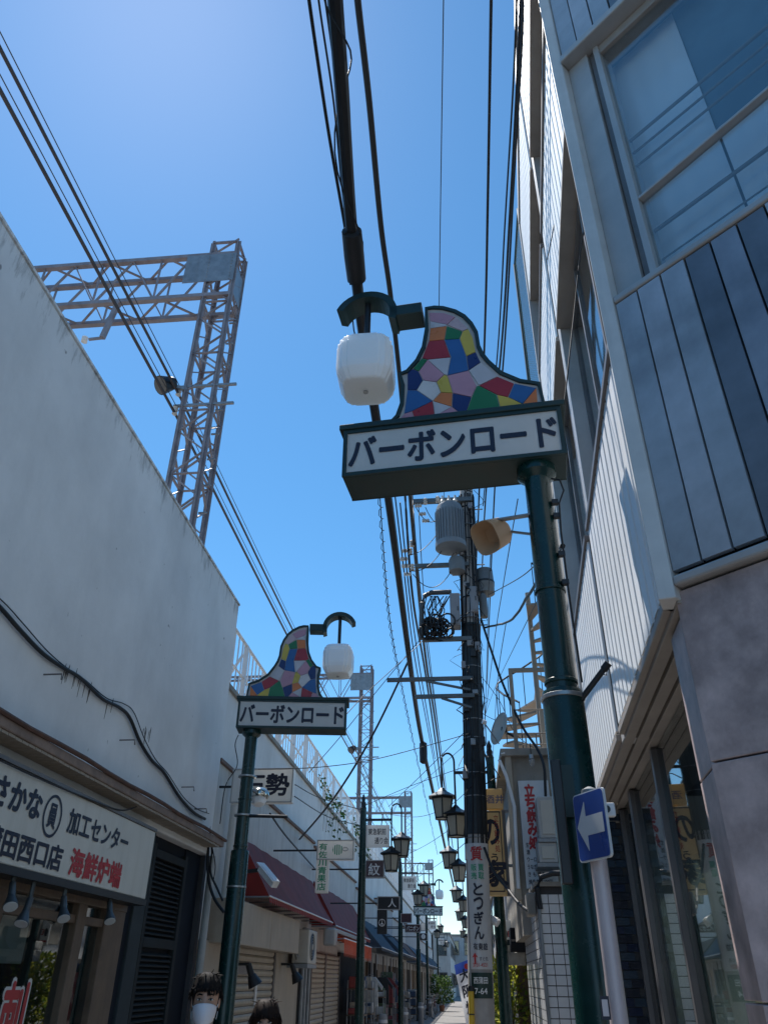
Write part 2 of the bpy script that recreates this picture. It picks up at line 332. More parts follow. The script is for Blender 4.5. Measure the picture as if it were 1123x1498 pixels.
# street windows: two lights to a bay, frames, boards coloured as the sky's pale reflection
SKYREFL = M('painted_sky_reflection', (.36,.43,.42), .8, var=.08, sc=2)
for (z0, z1) in ((4.93, 7.20), (8.71, 10.04)):
    for (t0, t1) in bays:
        MB().obox(FA(t0, z0, -.3), FD*(t1-t0), FN*.02, UZ*(z1-z0)).build('window_backing', SKYREFL, cb)
        n = 3
        for k in range(n):
            a, b = t0 + (t1-t0)*k/n, t0 + (t1-t0)*(k+1)/n; o = -.17 + .03*(k % 2)
            w = MB()
            for p, u, v in ((FA(a, z0, o), FD*.045, UZ*(z1-z0)), (FA(b-.045, z0, o), FD*.045, UZ*(z1-z0)), (FA(a+.045, z0, o), FD*(b-a-.09), UZ*.05), (FA(a+.045, z1-.05, o), FD*(b-a-.09), UZ*.05)): w.obox(p, u, FN*.045, v)
            f = w.build('window_frame', BROWNAL, cb)
            MB().obox(FA(a+.045, z0+.05, o+.018), FD*(b-a-.09), FN*.006, UZ*(z1-z0-.1)).build('pane', WIN, f)
# chamfer: steel panels below a big window
SBL = [M('steel_blue_%d' % i, c, .38, .1, var=.45, sc=1.1, streak=.6, dirt=d_, ssc=(2.2,2.2,.35)) for i, (c, d_) in enumerate((((.36,.41,.46), (.13,.17,.22)), ((.26,.30,.36), (.09,.12,.16)), ((.42,.46,.51), (.18,.22,.27)), ((.15,.18,.22), (.06,.08,.11))))]
P0, PW = .03, .15
for (z0, z1) in ((3.30, 5.06), (7.77, 11.77)):
    k = 0; t = P0
    mes = []
    for sm in SBL: me = MB().bx(-.03, 0, .006, PW-.006, 0, z1-z0).mesh('steel_panel'); me.materials.append(sm); mes.append(me)
    while t < TCH - .1:
        inst('steel_panel', mes[(k*2 + k//3) % 4], cb, CH(t + PW, z0, random.uniform(-.006, .006)), (0, 0, R(46) + R(random.uniform(-.5, .5)))); t += PW; k += 1
    MB().obox(CH(P0, z0, -.3), CE*(TCH-P0), CM*.27, UZ*(z1-z0)).build('panel_back', INTERIOR, cb)
for z, h, o, nm in ((3.22, .05, .045, 'ledge'), (5.07, .05, .04, 'ledge'), (7.68, .075, .07, 'ledge')):
    MB().obox(CH(.03, z, -.2), CE*(TCH-.03), CM*(.2+o), UZ*h).build(nm, TRIM, cb, bevel=.012)
z0, z1 = 5.125, 7.68
MB().obox(CH(.03, z0, -.2), CE*.17, CM*.17, UZ*(z1-z0)).build('window_jamb', TRIM, cb, bevel=.005)
MB().obox(CH(.205, z0, -.2), CE*.045, CM*.14, UZ*(z1-z0)).build('window_jamb', BROWNAL, cb, bevel=.005)
MB().obox(CH(.25, z0, -.2), CE*.045, CM*.165, UZ*(z1-z0)).build('window_jamb', TRIM, cb, bevel=.005)
MB().obox(CH(.25, z1-.10, -.2), CE*(TCH-.3), CM*.15, UZ*.1).build('window_header', SOFFIT, cb, bevel=.005)
MB().obox(CH(.295, 5.84, -.1), CE*(TCH-.33)+UZ*.18, CM*.06, UZ*.022).build('transom', TRIM, cb, bevel=.005)
for a, b in ((z0, z1-.1),):
    MB().obox(CH(.295, a, -.085), CE*(TCH-.35), CM*.006, UZ*(b-a)).build('pane', WIN, cb)
# blinds hanging behind the big window
def window_backing(t0, t1, a, b, o, mt, amp=.012, pitch=.075):
    q = MB(); n_ = int((t1-t0)/pitch*4); vs = []
    for k in range(n_+1):
        t = t0 + (t1-t0)*k/n_; dz = amp*math.sin(2*math.pi*k/4 + .5*math.sin(k*.37))
        vs += [CH(t, a, o + dz), CH(t, b, o + dz*.7)]
    q.add(vs, [(2*k, 2*k+2, 2*k+3, 2*k+1) for k in range(n_)]).build('window_backing', mt, cb, smooth=True)
window_backing(.2, .78, z0, z1, -.27, FROSTWIN, .004, .13); window_backing(.8, 2.2, z0, 6.2, -.25, FROSTWIN, .003, .11)
MB().obox(CH(.78, 6.2, -.29), CE*1.4, CM*.004, UZ*(z1-6.2)).build('inner_board', M('teal_board', (.10,.16,.20), .6, var=.2), cb)
for z, r in ((5.30, .006), (5.36, .006), (5.62, .013), (6.28, .009), (6.42, .009), (6.56, .012)):
    MB().cyl(CH(.28, z, -.15), CH(TCH, z + .02, -.15), r, n=8).build('inner_rail', M('rail_grey', (.2,.19,.18), .6), cb)
# soffit and recessed shop front
GO = -.24
for k in range(3):
    a = .0 - .085*k
    MB().obox(FA(-.02, 3.145-.012*k, a-.075), FD*(TF+.3), FN*.072, UZ*.05).build('soffit_board', SOFFIT, cb, bevel=.005)
MB().obox(FA(-.02, 3.14, -.75), FD*(TF+.3), FN*.5, UZ*.05).build('soffit_board', SOFFIT, cb)
def tF(x, y, out): p = aP(x, y, FA(0, 0, out), FN); return (p - C0).dot(FD)
ms = [.38, tF(1030, 1490, GO), tF(978, 1490, GO), tF(940, 1490, GO), 3.9, 4.80]
for i, t in enumerate(ms):
    MB().obox(FA(t-.035, 0.1, GO-.05), FD*.07, FN*.1, UZ*3.01).build('shop_mullion', M('shop_frame', (.15,.145,.15), .4, .5, var=.15), cb, bevel=.006)
    if i < len(ms)-1:
        MB().obox(FA(t+.035, .1, GO), FD*(ms[i+1]-t-.07), FN*.008, UZ*3.01).build('shop_pane', DARKWIN, cb)
        MB().obox(FA(t+.04, .1, GO-.05), FD*(ms[i+1]-t-.08), FN*.01, UZ*(2.25 + .25*(i % 2))).build('reflection_blind', M('reflection_blind', (.72,.77,.70), .8, var=.15, streak=.4, dirt=(.1,.12,.11), ssc=(14,14,.3)), cb)  # blinds coloured pale, painting in the reflected sky and wall opposite
# dark blue tile pier
MB().bx(1.31, 1.565, 8.16, 8.5, 0, 3.13).build('tile_pier', M('dark_mortar', (.05,.055,.06), .9), cb)
BT = [M('navy_tile_%d' % i, c, .22, var=.3, sc=9) for i, c in enumerate(((.012,.02,.05), (.02,.035,.06), (.03,.05,.075), (.018,.022,.035)))]
bme = []
for m in BT:
    q = MB().bx(0, .118, -.012, 0, 0, .062).mesh('tile'); q.materials.append(m); bme.append(q)
z = .92; row = 0
while z < 3.05:
    x = 1.312 + (.062 if row % 2 else 0)
    while x + .118 < 1.57:
        inst('tile', random.choice(bme), cb, (x, 8.1598, z)); x += .125
    z += .07; row += 1
# stone pier of the chamfer
sz = [0, .8, 1.6, 2.434, 3.21]
for i in range(4):
    t = 0
    for w in (.92, .92, .46):
        MB().obox(CH(t+.004, sz[i]+.004, -.25), CE*(w-.008), CM*.25, UZ*(sz[i+1]-sz[i]-.008)).build('stone_slab', STONE, cb, bevel=.004); t += w
    MB().obox(FA(.02, sz[i]+.004, -.4), FD*.36, FN*.37, UZ*(min(sz[i+1], 3.13)-sz[i]-.008)).build('stone_slab', STONE, cb, bevel=.004)
MB().prism([CH(.03, 0, -.25), CH(2.2, 0, -.25), CH(2.2, 0, -.03), CH(.03, 0, -.03)], UZ*3.2).build('pier_joint', M('stone_joint', (.09,.075,.08), .9), cb)

# rooftop netting beyond the gable
nt_ = thing('roof_net', 'dark green safety netting on a thin frame high beside the ribbed building', 'netting', (1.36, 8.7, 9.2))
NY0, NY1, NZ0, NZ1, NX = 8.15, 9.3, 8.2, 12.5, 1.34
for y in (NY0, NY1): MB().cyl((NX, y, NZ0), (NX, y, NZ1), .028, n=8).build('post', GREENFLAT, nt_)
for z in (NZ0, NZ1): MB().cyl((NX, NY0, z), (NX, NY1, z), .02, n=8).build('rail', GREENFLAT, nt_)
q = MB()
for k in range(1, 24): y = NY0 + (NY1-NY0)*k/24; q.bar((NX, y, NZ0), (NX, y, NZ1), .0025)
for k in range(1, 48): z = NZ0 + (NZ1-NZ0)*k/48; q.bar((NX, NY0, z), (NX, NY1, z), .004)
q.build('net_mesh', M('net_green', (.03,.1,.1), .7), nt_, kind='stuff')
MB().bx(NX+.05, NX+.5, NY0, NY1+.3, 3, NZ0).build('net_base_wall', CONC, nt_)

# ------------------------------------------------------------------ left: restaurant front with the tall blank parapet
WX, WY1, WT = -3.5, 11.07, 6.86
rb = thing('restaurant_building', 'restaurant with tall blank grey plaster wall above its signboard', 'building', (-3.8, 5, 0))
MB().bx(-4.1, WX, -7, WY1, 3.1, WT).build('parapet_wall', MILDEW, rb, bevel=.02)
MB().bx(-4.12, WX+.012, -7.02, WY1+.012, WT-.0, WT+.03).build('wall_coping', MILDEW, rb)
MB().bx(-6.5, -3.9, -7, WY1-.05, 0, 6.2).build('rear_wall', CONC, rb)
MB().bx(WX, -3.28, -7, WY1-.1, 3.19, 3.27).build('eave', M('rusty_eave', (.22,.16,.13), .7, var=.3, sc=6, streak=.5, dirt=(.1,.05,.03)), rb, bevel=.01)
EAV = M('eave_board', (.36,.31,.25), .7, var=.25, sc=5, streak=.3, dirt=(.15,.1,.07))
em = MB().bx(0, .2, 0, .09, 0, .02).mesh('eave_slat'); em.materials.append(EAV)
for k in range(118): inst('eave_slat', em, rb, (WX+.005, -1 + k*.1, 3.165 + random.uniform(0, .004)))
MB().tube([(-3.27, y*.5-7, 3.285 + .008*math.sin(y*1.7)) for y in range(37)], .02, 6).build('gutter_pipe', M('rust', (.1,.05,.035), .8, var=.4, sc=8), rb)
for y, z in ((5.9, 3.85), (7.6, 3.75), (9.6, 3.7), (10.2, 3.55)):
    MB().tube([(WX, y, z), (WX+.16, y, z), (WX+.17, y, z-.05)], .008, 5).build('wall_bracket', BROWNAL, rb)
SMUT = M('drip_soot', (.10,.095,.09), .95, var=.5, sc=30); rs_ = random.Random(4)
for px, py, n_ in ((104, 985, 6), (124, 1003, 7), (214, 1072, 7), (165, 1035, 2), (60, 1090, 2)):
    c_ = aX(px, py, WX)
    for k in range(n_):
        y_, z_, L = c_.y + rs_.uniform(-.14, .14), c_.z + rs_.uniform(-.03, .06), rs_.uniform(.05, .16); w_ = rs_.uniform(.004, .011)
        MB().prism([(WX, y_-w_, z_), (WX, y_+w_*.4, z_+L*.3), (WX, y_+w_, z_), (WX, y_+w_*.5, z_-L*.6), (WX, y_-w_*.2, z_-L)], (.0025, 0, 0)).build('drip_stain', SMUT, rb)
# front below
FX = -3.62
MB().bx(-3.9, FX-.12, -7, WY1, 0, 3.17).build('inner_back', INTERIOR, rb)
NAVY = M('navy_panel', (.012,.016,.024), .75, var=.3, spec=.12)
MB().bx(FX-.1, FX+.02, 8.68, 8.86, 0, 3.12).build('navy_post', NAVY, rb)
MB().bx(FX-.1, FX+.05, 8.87, 9.2, 0, 3.12).build('grey_post', M('grey_green_post', (.04,.05,.055), .7, var=.25, spec=.15), rb, bevel=.01)
MB().bx(FX-.12, FX-.02, 9.2, 10.45, 0, 3.15).build('louvre_back', NAVY, rb)
LV = M('louvre_slat', (.022,.026,.028), .7, var=.3, spec=.15)
lm = MB().add([(0,0,0), (0,1.02,0), (.045,1.02,-.03), (.045,0,-.03), (0,0,-.012), (0,1.02,-.012), (.045,1.02,-.042), (.045,0,-.042)], [(0,3,2,1), (4,5,6,7), (0,1,5,4), (1,2,6,5), (2,3,7,6), (3,0,4,7)]).mesh('louvre_slat'); lm.materials.append(LV)
z = .3
while z < 2.86:
    if not 1.95 < z < 2.06: inst('louvre_slat', lm, rb, (FX-.01, 9.3, z))
    z += .052
for y0, y1, z0, z1 in ((9.2, 9.29, 0, 3.0), (10.33, 10.43, 0, 3.0), (9.29, 10.33, 2.86, 2.95), (9.29, 10.33, 1.95, 2.05)):
    MB().bx(FX-.02, FX+.05, y0, y1, z0, z1).build('louvre_frame', LV, rb, bevel=.006)
MB().bx(FX-.1, FX+.0, 10.45, WY1, 0, 3.16).build('dark_panel', NAVY, rb)
MB().cyl((-3.47, 11.12, 0), (-3.47, 11.12, 3.1), .05, n=12).build('downpipe', M('pale_pipe', (.4,.4,.38), .6, var=.15, streak=.4, dirt=(.2,.17,.13)), rb, smooth=True)
MB().bx(-4.2, -3.56, 11.08, 11.2, 0, 6.6).build('wall_end', M('dark_seam', (.06,.06,.065), .8, var=.3), rb)
# timber shop window
for y0, y1 in ((4.2, 4.45), (6.1, 6.28), (7.56, 7.74), (8.18, 8.66)):
    MB().bx(FX-.08, FX+.06, y0, y1, 0, 2.3).build('timber_post', WOOD, rb, bevel=.008)
MB().bx(FX-.08, FX+.07, 3.0, 8.66, 2.24, 2.42).build('timber_beam', WOOD, rb, bevel=.008)
MB().bx(FX-.06, FX+.04, 3.0, 8.2, 2.08, 2.15).build('timber_rail', WOOD, rb, bevel=.005)
for y0, y1 in ((4.45, 6.1), (6.28, 7.56), (7.74, 8.18)):
    MB().bx(FX-.01, FX-.004, y0, y1, .5, 2.24).build('shop_pane', DARKWIN, rb)
REDN = M('red_film', (.45,.02,.03), .4, var=.1)
for ch, y in (('生', 6.24), ('刺', 6.68)):
    text(ch, (FX+.0, y-.015, 1.12), (0, .39, 0), (0, 0, .51), M('white_film', (.6,.6,.58), .5), rb, bold=.05, lift=.003)
    text(ch, (FX+.0, y, 1.135), (0, .36, 0), (0, 0, .48), REDN, rb, bold=.03, lift=.006)
MB().bx(FX-.1, FX-.09, 6.35, 7.0, 1.75, 2.15).build('inner_poster', CREAM, rb)
MB().bx(FX-.1, FX-.09, 7.78, 8.12, 1.2, 1.7).build('inner_poster', REDN, rb)

sb = thing('restaurant_signboard', 'long cream signboard with brush lettering in black and red above the restaurant', 'signboard', (-3.4, 6, 2.3))
SX = -3.36
MB().bx(-3.6, SX, -1, 8.62, 2.36, 3.02).build('sign_panel', M('old_cream', (.60,.58,.52), .5, var=.06, sc=1.5, streak=.35, dirt=(.36,.33,.26)), sb, bevel=.01)
MB().bx(-3.62, SX+.012, -1, 8.63, 2.30, 2.358).build('lower_frame', BLACKP, sb)
MB().bx(-3.62, SX+.012, -1, 8.63, 3.022, 3.05).build('upper_frame', BROWNAL, sb)
def sy(x, y): return aX(x, y, SX).y
text('さかな', (SX, 5.40, 2.72), (0, .70, 0), (0, 0, .2), INK, sb, .04)
q = MB(); cc = V((SX, 6.31, 2.785))
for k in range(32):
    a, b = 2*math.pi*k/32, 2*math.pi*(k+1)/32
    q.add([cc + V((.005, .155*math.cos(a), .165*math.sin(a))), cc + V((.005, .155*math.cos(b), .165*math.sin(b))), cc + V((.005, .132*math.cos(b), .142*math.sin(b))), cc + V((.005, .132*math.cos(a), .142*math.sin(a)))], [(0, 1, 2, 3)])
q.build('emblem_ring', INK, sb)
text('員', (SX, 6.24, 2.695), (0, .14, 0), (0, 0, .18), INK, sb, .03)
text('加工センター', (SX, 6.6, 2.71), (0, 1.32, 0), (0, 0, .19), INK, sb, .03)
text('蒲田西口店', (SX, 5.43, 2.405), (0, 1.19, 0), (0, 0, .185), INK, sb, .035)
text('海鮮炉端', (SX, 6.78, 2.40), (0, 1.1, 0), (0, 0, .21), REDINK, sb, .035)

# spotlights under the signboard
LAMPG = M('lamp_grey', (.06,.07,.075), .4, .3, var=.2)
def spot(px, py, bx_, by_, label):
    a = aX(px, py, -3.4); b = a + V((.14, .0, -.27))
    t = thing('spotlight', label, 'lamp', a, 'spotlights under the restaurant signboard')
    MB().cyl(a + V((0, 0, .16)), a + V((0, 0, .0)), .018, n=8).build('stem', LAMPG, t)
    d = V((bx_, by_, -1)).normalized()
    MB().cyl(a + V((0, 0, .02)), a + d*.10, .024, .028, n=12).build('neck', LAMPG, t, smooth=True)
    MB().cyl(a + d*.09, a + d*.18, .028, .055, n=16).build('shade', LAMPG, t, smooth=True)
    MB().cyl(a + d*.168, a + d*.185, .05, .05, n=16).build('bulb', M('bulb_glass', (.62,.62,.6), .2), t, smooth=True)
spot(18, 1296, .5, -.55, 'spotlight under the signboard nearest the left edge')
spot(44, 1318, .1, -.5, 'dark spotlight turned toward the shop, second from the left')
spot(93, 1316, .5, -.5, 'spotlight under the signboard, second from its right end')
spot(160, 1322, .45, -.45, 'spotlight under the right end of the signboard')

# ------------------------------------------------------------------ viaduct with railing
VX, VT = -3.75, 5.70
vd = thing('railway_viaduct', 'long pale concrete railway viaduct behind the left shops', 'viaduct', (-5, 40, 0))
MB().bx(-9.5, VX, WY1+.15, 150, 0, VT).build('viaduct_wall', VIADUCT, vd)
MB().bx(-9.6, VX+.05, WY1+.2, 150, VT, VT+.08).build('coping', CONC, vd)
MB().bx(-16, -6.6, -20, WY1+.15, 0, 5.2).build('viaduct_deck', CONC, vd)
rl = thing('viaduct_railing', 'white steel railing with upright bars along the viaduct edge', 'railing', (-3.82, 40, VT+.08))
RX, RT = -3.83, 6.88
q = MB(); q.cyl((RX, WY1+.15, RT), (RX, 150, RT), .03, n=8); q.build('top_rail', WHITEP, rl)
MB().cyl((RX, WY1+.15, RT-.62), (RX, 150, RT-.62), .018, n=6).build('middle_rail', WHITEP, rl)
pm = MB().bx(-.04, .04, -.035, .035, 0, RT-VT-.08).mesh('rail_post'); pm.materials.append(WHITEP)
bm_ = MB().bx(-.011, .011, -.011, .011, 0, RT-VT-.1).mesh('baluster'); bm_.materials.append(WHITEP)
y = WY1+.3; k = 0; q = MB()
while y < 110:
    if k % 6 == 0:
        if y < 75: inst('rail_post', pm, rl, (RX, y, VT+.08))
        else: q.bx(RX-.04, RX+.04, y-.03, y+.03, VT+.08, RT)
        if y < 60:
            MB().bar((RX-.05, y, RT-.15), (RX-.55, y, VT+.1), .04).build('rail_brace', WHITEP, rl)
    else:
        if y < 60: inst('baluster', bm_, rl, (RX, y, VT+.08))
        else: q.bx(RX-.011, RX+.011, y-.011, y+.011, VT+.08, RT)
    y += .25; k += 1
q.build('far_balusters', WHITEP, rl, kind='stuff')

# ------------------------------------------------------------------ railway gantries
def gantry():
    t = thing('railway_gantry', 'x', 'gantry', (-5.0, 11.8, 5.2), 'steel railway gantries along the viaduct')
    cx, cy, zb, zt, h = -5.0, 11.8, 5.2, 16.55, .30
    corners = [(-h, -h), (h, -h), (h, h), (-h, h)]
    for (x, y) in corners:
        q = MB(); q.bx(cx+x-.065, cx+x+.065, cy+y-.009, cy+y+.009, zb, zt); q.bx(cx+x-.009, cx+x+.009, cy+y-.065, cy+y+.065, zb, zt); q.build('leg', GANTRY, t)
    for i in range(4):
        a, b = corners[i], corners[(i+1) % 4]; q = MB(); z = zb; k = 0
        while z < zt - .4:
            p, r_ = (a, b) if k % 2 else (b, a)
            q.bar((cx+p[0], cy+p[1], z), (cx+r_[0], cy+r_[1], z+.52), .05, .022)
            if k % 3 == 0: q.bar((cx+a[0], cy+a[1], z), (cx+b[0], cy+b[1], z), .05, .022)
            z += .52; k += 1
        q.bar((cx+a[0], cy+a[1], zt), (cx+b[0], cy+b[1], zt), .06, .04); q.build('lacing', GANTRY, t)
    bz0, bz1, xe = 14.75, 16.1, -13.8
    for y in (-h, h):
        for z in (bz0, bz1): MB().bx(xe, cx+h+.02, cy+y-.06, cy+y+.06, z-.05, z+.05).build('chord', GANTRY, t)
    for y in (-h, h):
        q = MB(); x = cx-.75; k = 0
        while x > xe + .8:
            q.bar((x, cy+y, bz0 if k % 2 else bz1), (x-.72, cy+y, bz1 if k % 2 else bz0), .055, .03)
            if k % 2: q.bar((x-.02, cy+y, bz0), (x-.02, cy+y, bz1), .05, .03)
            x -= .72; k += 1
        q.build('web', GANTRY, t)
    for z in (bz0, bz1):
        q = MB(); x = cx-.6; k = 0
        while x > xe + .8:
            q.bar((x, cy-h if k % 2 else cy+h, z), (x-.72, cy+h if k % 2 else cy-h, z), .05, .03); x -= .72; k += 1
        q.build('web', GANTRY, t)
    MB().bx(cx-.85, cx+h+.03, cy-h-.075, cy-h-.062, bz1-.95, bz1-.04).build('gusset_plate', GALV, t)
    MB().bx(cx+h+.012, cx+h+.025, cy-h, cy+h, bz1-1.2, bz1-.3).build('gusset_plate', GALV, t)
    q = MB()
    for i in range(9):
        for x in (cx-.3, cx+.24): q.ball((x, cy-h-.078, bz1-.9+.1*i), .016, 6, 4)
    q.build('rivets', GALV, t, kind='stuff')
    # hanging drop post with insulator
    q = MB(); q.bar((cx-2.3, cy-h, bz0), (cx-2.45, cy-h, bz0-1.1), .11, .09); q.bar((cx-2.45, cy-h, bz0-1.1), (cx-2.75, cy-h, bz0-1.12), .05); q.build('drop_post', GANTRY, t)
    MB().lathe((cx-2.85, cy-h, bz0-1.2), [(.02, 0), (.07, .02), (.04, .05), (.07, .08), (.04, .11), (.07, .14), (.02, .17)], 10).build('insulator', WHITEP, t, smooth=True)
    # feeder wire brackets
    for z, d in ((11.85, .0), (11.35, .0)):
        q = MB(); q.bar((cx-.5, cy-h, z+.22), (cx+.75, cy-h, z+.22), .05); q.build('bracket', GALV, t)
        MB().lathe((cx-.45-d, cy-h, z-.02), [(.02, .22), (.06, .2), (.035, .16), (.06, .12), (.035, .08), (.06, .04), (.02, 0)], 10).build('insulator', M('porcelain', (.55,.53,.5), .3), t, smooth=True)
    for k in range(14):
        z = zb + .8 + k*.62; MB().bar((cx+h, cy-h*.3, z), (cx+h+.16, cy-h*.3, z), .03).build('climbing_step', GALV, t)
    # floodlight
    a = V((cx-h, cy-h, 12.0)); q = MB(); q.bar(a, a + V((-.25, -.2, -.05)), .07); q.build('floodlight_arm', GALV, t)
    d = V((-.5, -.55, -.62)).normalized(); p = a + V((-.3, -.25, -.05))
    MB().cyl(p - d*.14, p + d*.18, .13, .2, n=18).build('floodlight', BLACKP, t, smooth=True)
    MB().cyl(p + d*.16, p + d*.185, .18, .18, n=18).build('floodlight_lens', M('dull_lens', (.12,.11,.1), .2), t)
    return t
g0 = gantry(); g0['label'] = 'nearest lattice steel gantry tower above the blank plaster wall'
for yy, lb in ((40.4, 'lattice gantry tower rising behind the left lamp sign'), (73.5, 'small distant gantry tower, second beyond the left lamp sign'), (120, 'most distant and smallest gantry tower over the street end')):
    c = copy_tree(g0); c.location.y += yy - 11.8; c['label'] = lb
for i, (x, z, r, lb) in enumerate(((-5.45, 11.9, .03, 'upper thick feeder wire running past the gantry towers'), (-5.43, 12.06, .009, 'upper thin wire beside the thick feeder wire'), (-5.45, 11.4, .033, 'lower thick feeder wire running past the gantry towers'), (-5.43, 11.55, .009, 'lower thin wire beside the thick feeder wire'))):
    pts = []
    ys = [-18, 11.8, 40.4, 73.5, 120]
    for a, b in zip(ys, ys[1:]):
        for k in range(8):
            u = k/8; pts.append((x, a + (b-a)*u, z - .5*4*u*(1-u)*(b-a)/40*.6))
    pts.append((x, 120, z)); tag(MB().tube(pts, r, 6).build('feeder_wire', M('aged_wire', (.05,.045,.05), .5, .3), smooth=True), lb, 'wire', 'feeder wires beside the railway')

# ------------------------------------------------------------------ lamp signs (mosaic, name box, square lamp)
A8 = V((.6, 4.0, 0)); N8 = V((-math.sin(R(5.6)), -math.cos(R(5.6)), 0)); U8 = V((-math.cos(R(5.6)), math.sin(R(5.6)), 0)); B8 = V((.572, 4.003, 0))
def z8(x, y):                                   # elevation of the sign: s from the pole axis toward the street, z
    p = aP(480 + x/2.955, 390 + y/2.955, A8, N8); return ((p - B8).dot(U8), p.z)
OUT = [(425,175),(465,168),(505,170),(560,185),(600,207),(632,240),(655,280),(665,340),(680,372),(705,403),(760,452),(840,485),(925,498),(948,596),(270,682),(300,640),(318,590),(322,510),(310,460),(345,445),(385,400),(412,345),(425,270)]
TILES = [('pink',[(440,195),(505,195),(557,213),(522,247),(447,232)]),('pale',[(557,213),(600,250),(612,265),(588,276),(522,247)]),('grey',[(447,232),(522,247),(520,253),(448,263)]),
 ('orange',[(448,263),(520,253),(510,312),(442,318)]),('green',[(520,253),(588,276),(575,308),(510,312)]),('yellow',[(575,308),(588,276),(612,265),(632,300),(645,365),(605,383)]),
 ('red',[(442,318),(510,312),(537,388),(437,398),(413,392)]),('blue',[(510,312),(575,308),(605,383),(614,445),(523,467),(537,388)]),('navy',[(605,383),(645,365),(667,410),(614,445)]),
 ('grey',[(437,398),(537,388),(523,467),(510,463)]),('green',[(413,392),(437,398),(398,449),(374,438)]),('pink',[(437,398),(510,463),(475,495),(417,487),(398,449)]),('grey',[(614,445),(667,410),(740,471),(660,510)]),
 ('pink',[(523,467),(614,445),(650,512),(627,560),(546,543)]),('navy',[(350,448),(374,438),(398,449),(417,487),(390,530),(350,530)]),('white',[(417,487),(475,495),(494,540),(460,577),(390,530)]),
 ('yellow',[(475,495),(510,463),(523,467),(546,543),(494,540)]),('blue',[(350,530),(390,530),(460,577),(368,622),(336,632)]),('orange',[(494,540),(546,543),(542,602),(460,577)]),('red',[(660,510),(740,471),(812,501),(786,560),(737,550)]),
 ('green',[(650,512),(660,510),(737,550),(753,622),(605,640),(627,560)]),('navy',[(546,543),(627,560),(605,640),(580,642),(542,602)]),('blue',[(812,501),(908,520),(848,590),(786,560)]),('yellow',[(737,550),(786,560),(848,590),(845,611),(753,622)]),
 ('orange',[(848,590),(908,520),(916,602),(845,611)]),('grey',[(460,577),(542,602),(470,655)]),('pink',[(542,602),(580,642),(470,655)]),('red',[(368,622),(460,577),(470,655),(380,666)]),('pink',[(336,632),(368,622),(380,666),(312,674)])]
TC = {'pink':(.50,.27,.35),'pale':(.55,.42,.45),'grey':(.52,.52,.56),'white':(.66,.65,.66),'orange':(.62,.19,.05),'green':(.02,.17,.06),'yellow':(.58,.45,.07),'red':(.36,.025,.035),'blue':(.03,.12,.34),'navy':(.015,.028,.14)}
TM = {k: M('mosaic_' + k, c, .3, var=.1, sc=5, trans=.12) for k, c in TC.items()}
def loft(q, rings, cap0=True, cap1=True):
    n = len(rings[0]); b = len(q.v); vs = [p for r in rings for p in r]; fs = []
    for i in range(len(rings)-1):
        for k in range(n): fs.append((i*n+k, i*n+(k+1) % n, (i+1)*n+(k+1) % n, (i+1)*n+k))
    if cap0: fs.append(tuple(range(n))[::-1])
    if cap1: fs.append(tuple(range((len(rings)-1)*n, len(rings)*n)))
    return q.add(vs, fs)
ALU = M('pole_clamp', (.35,.36,.37), .35, .7)
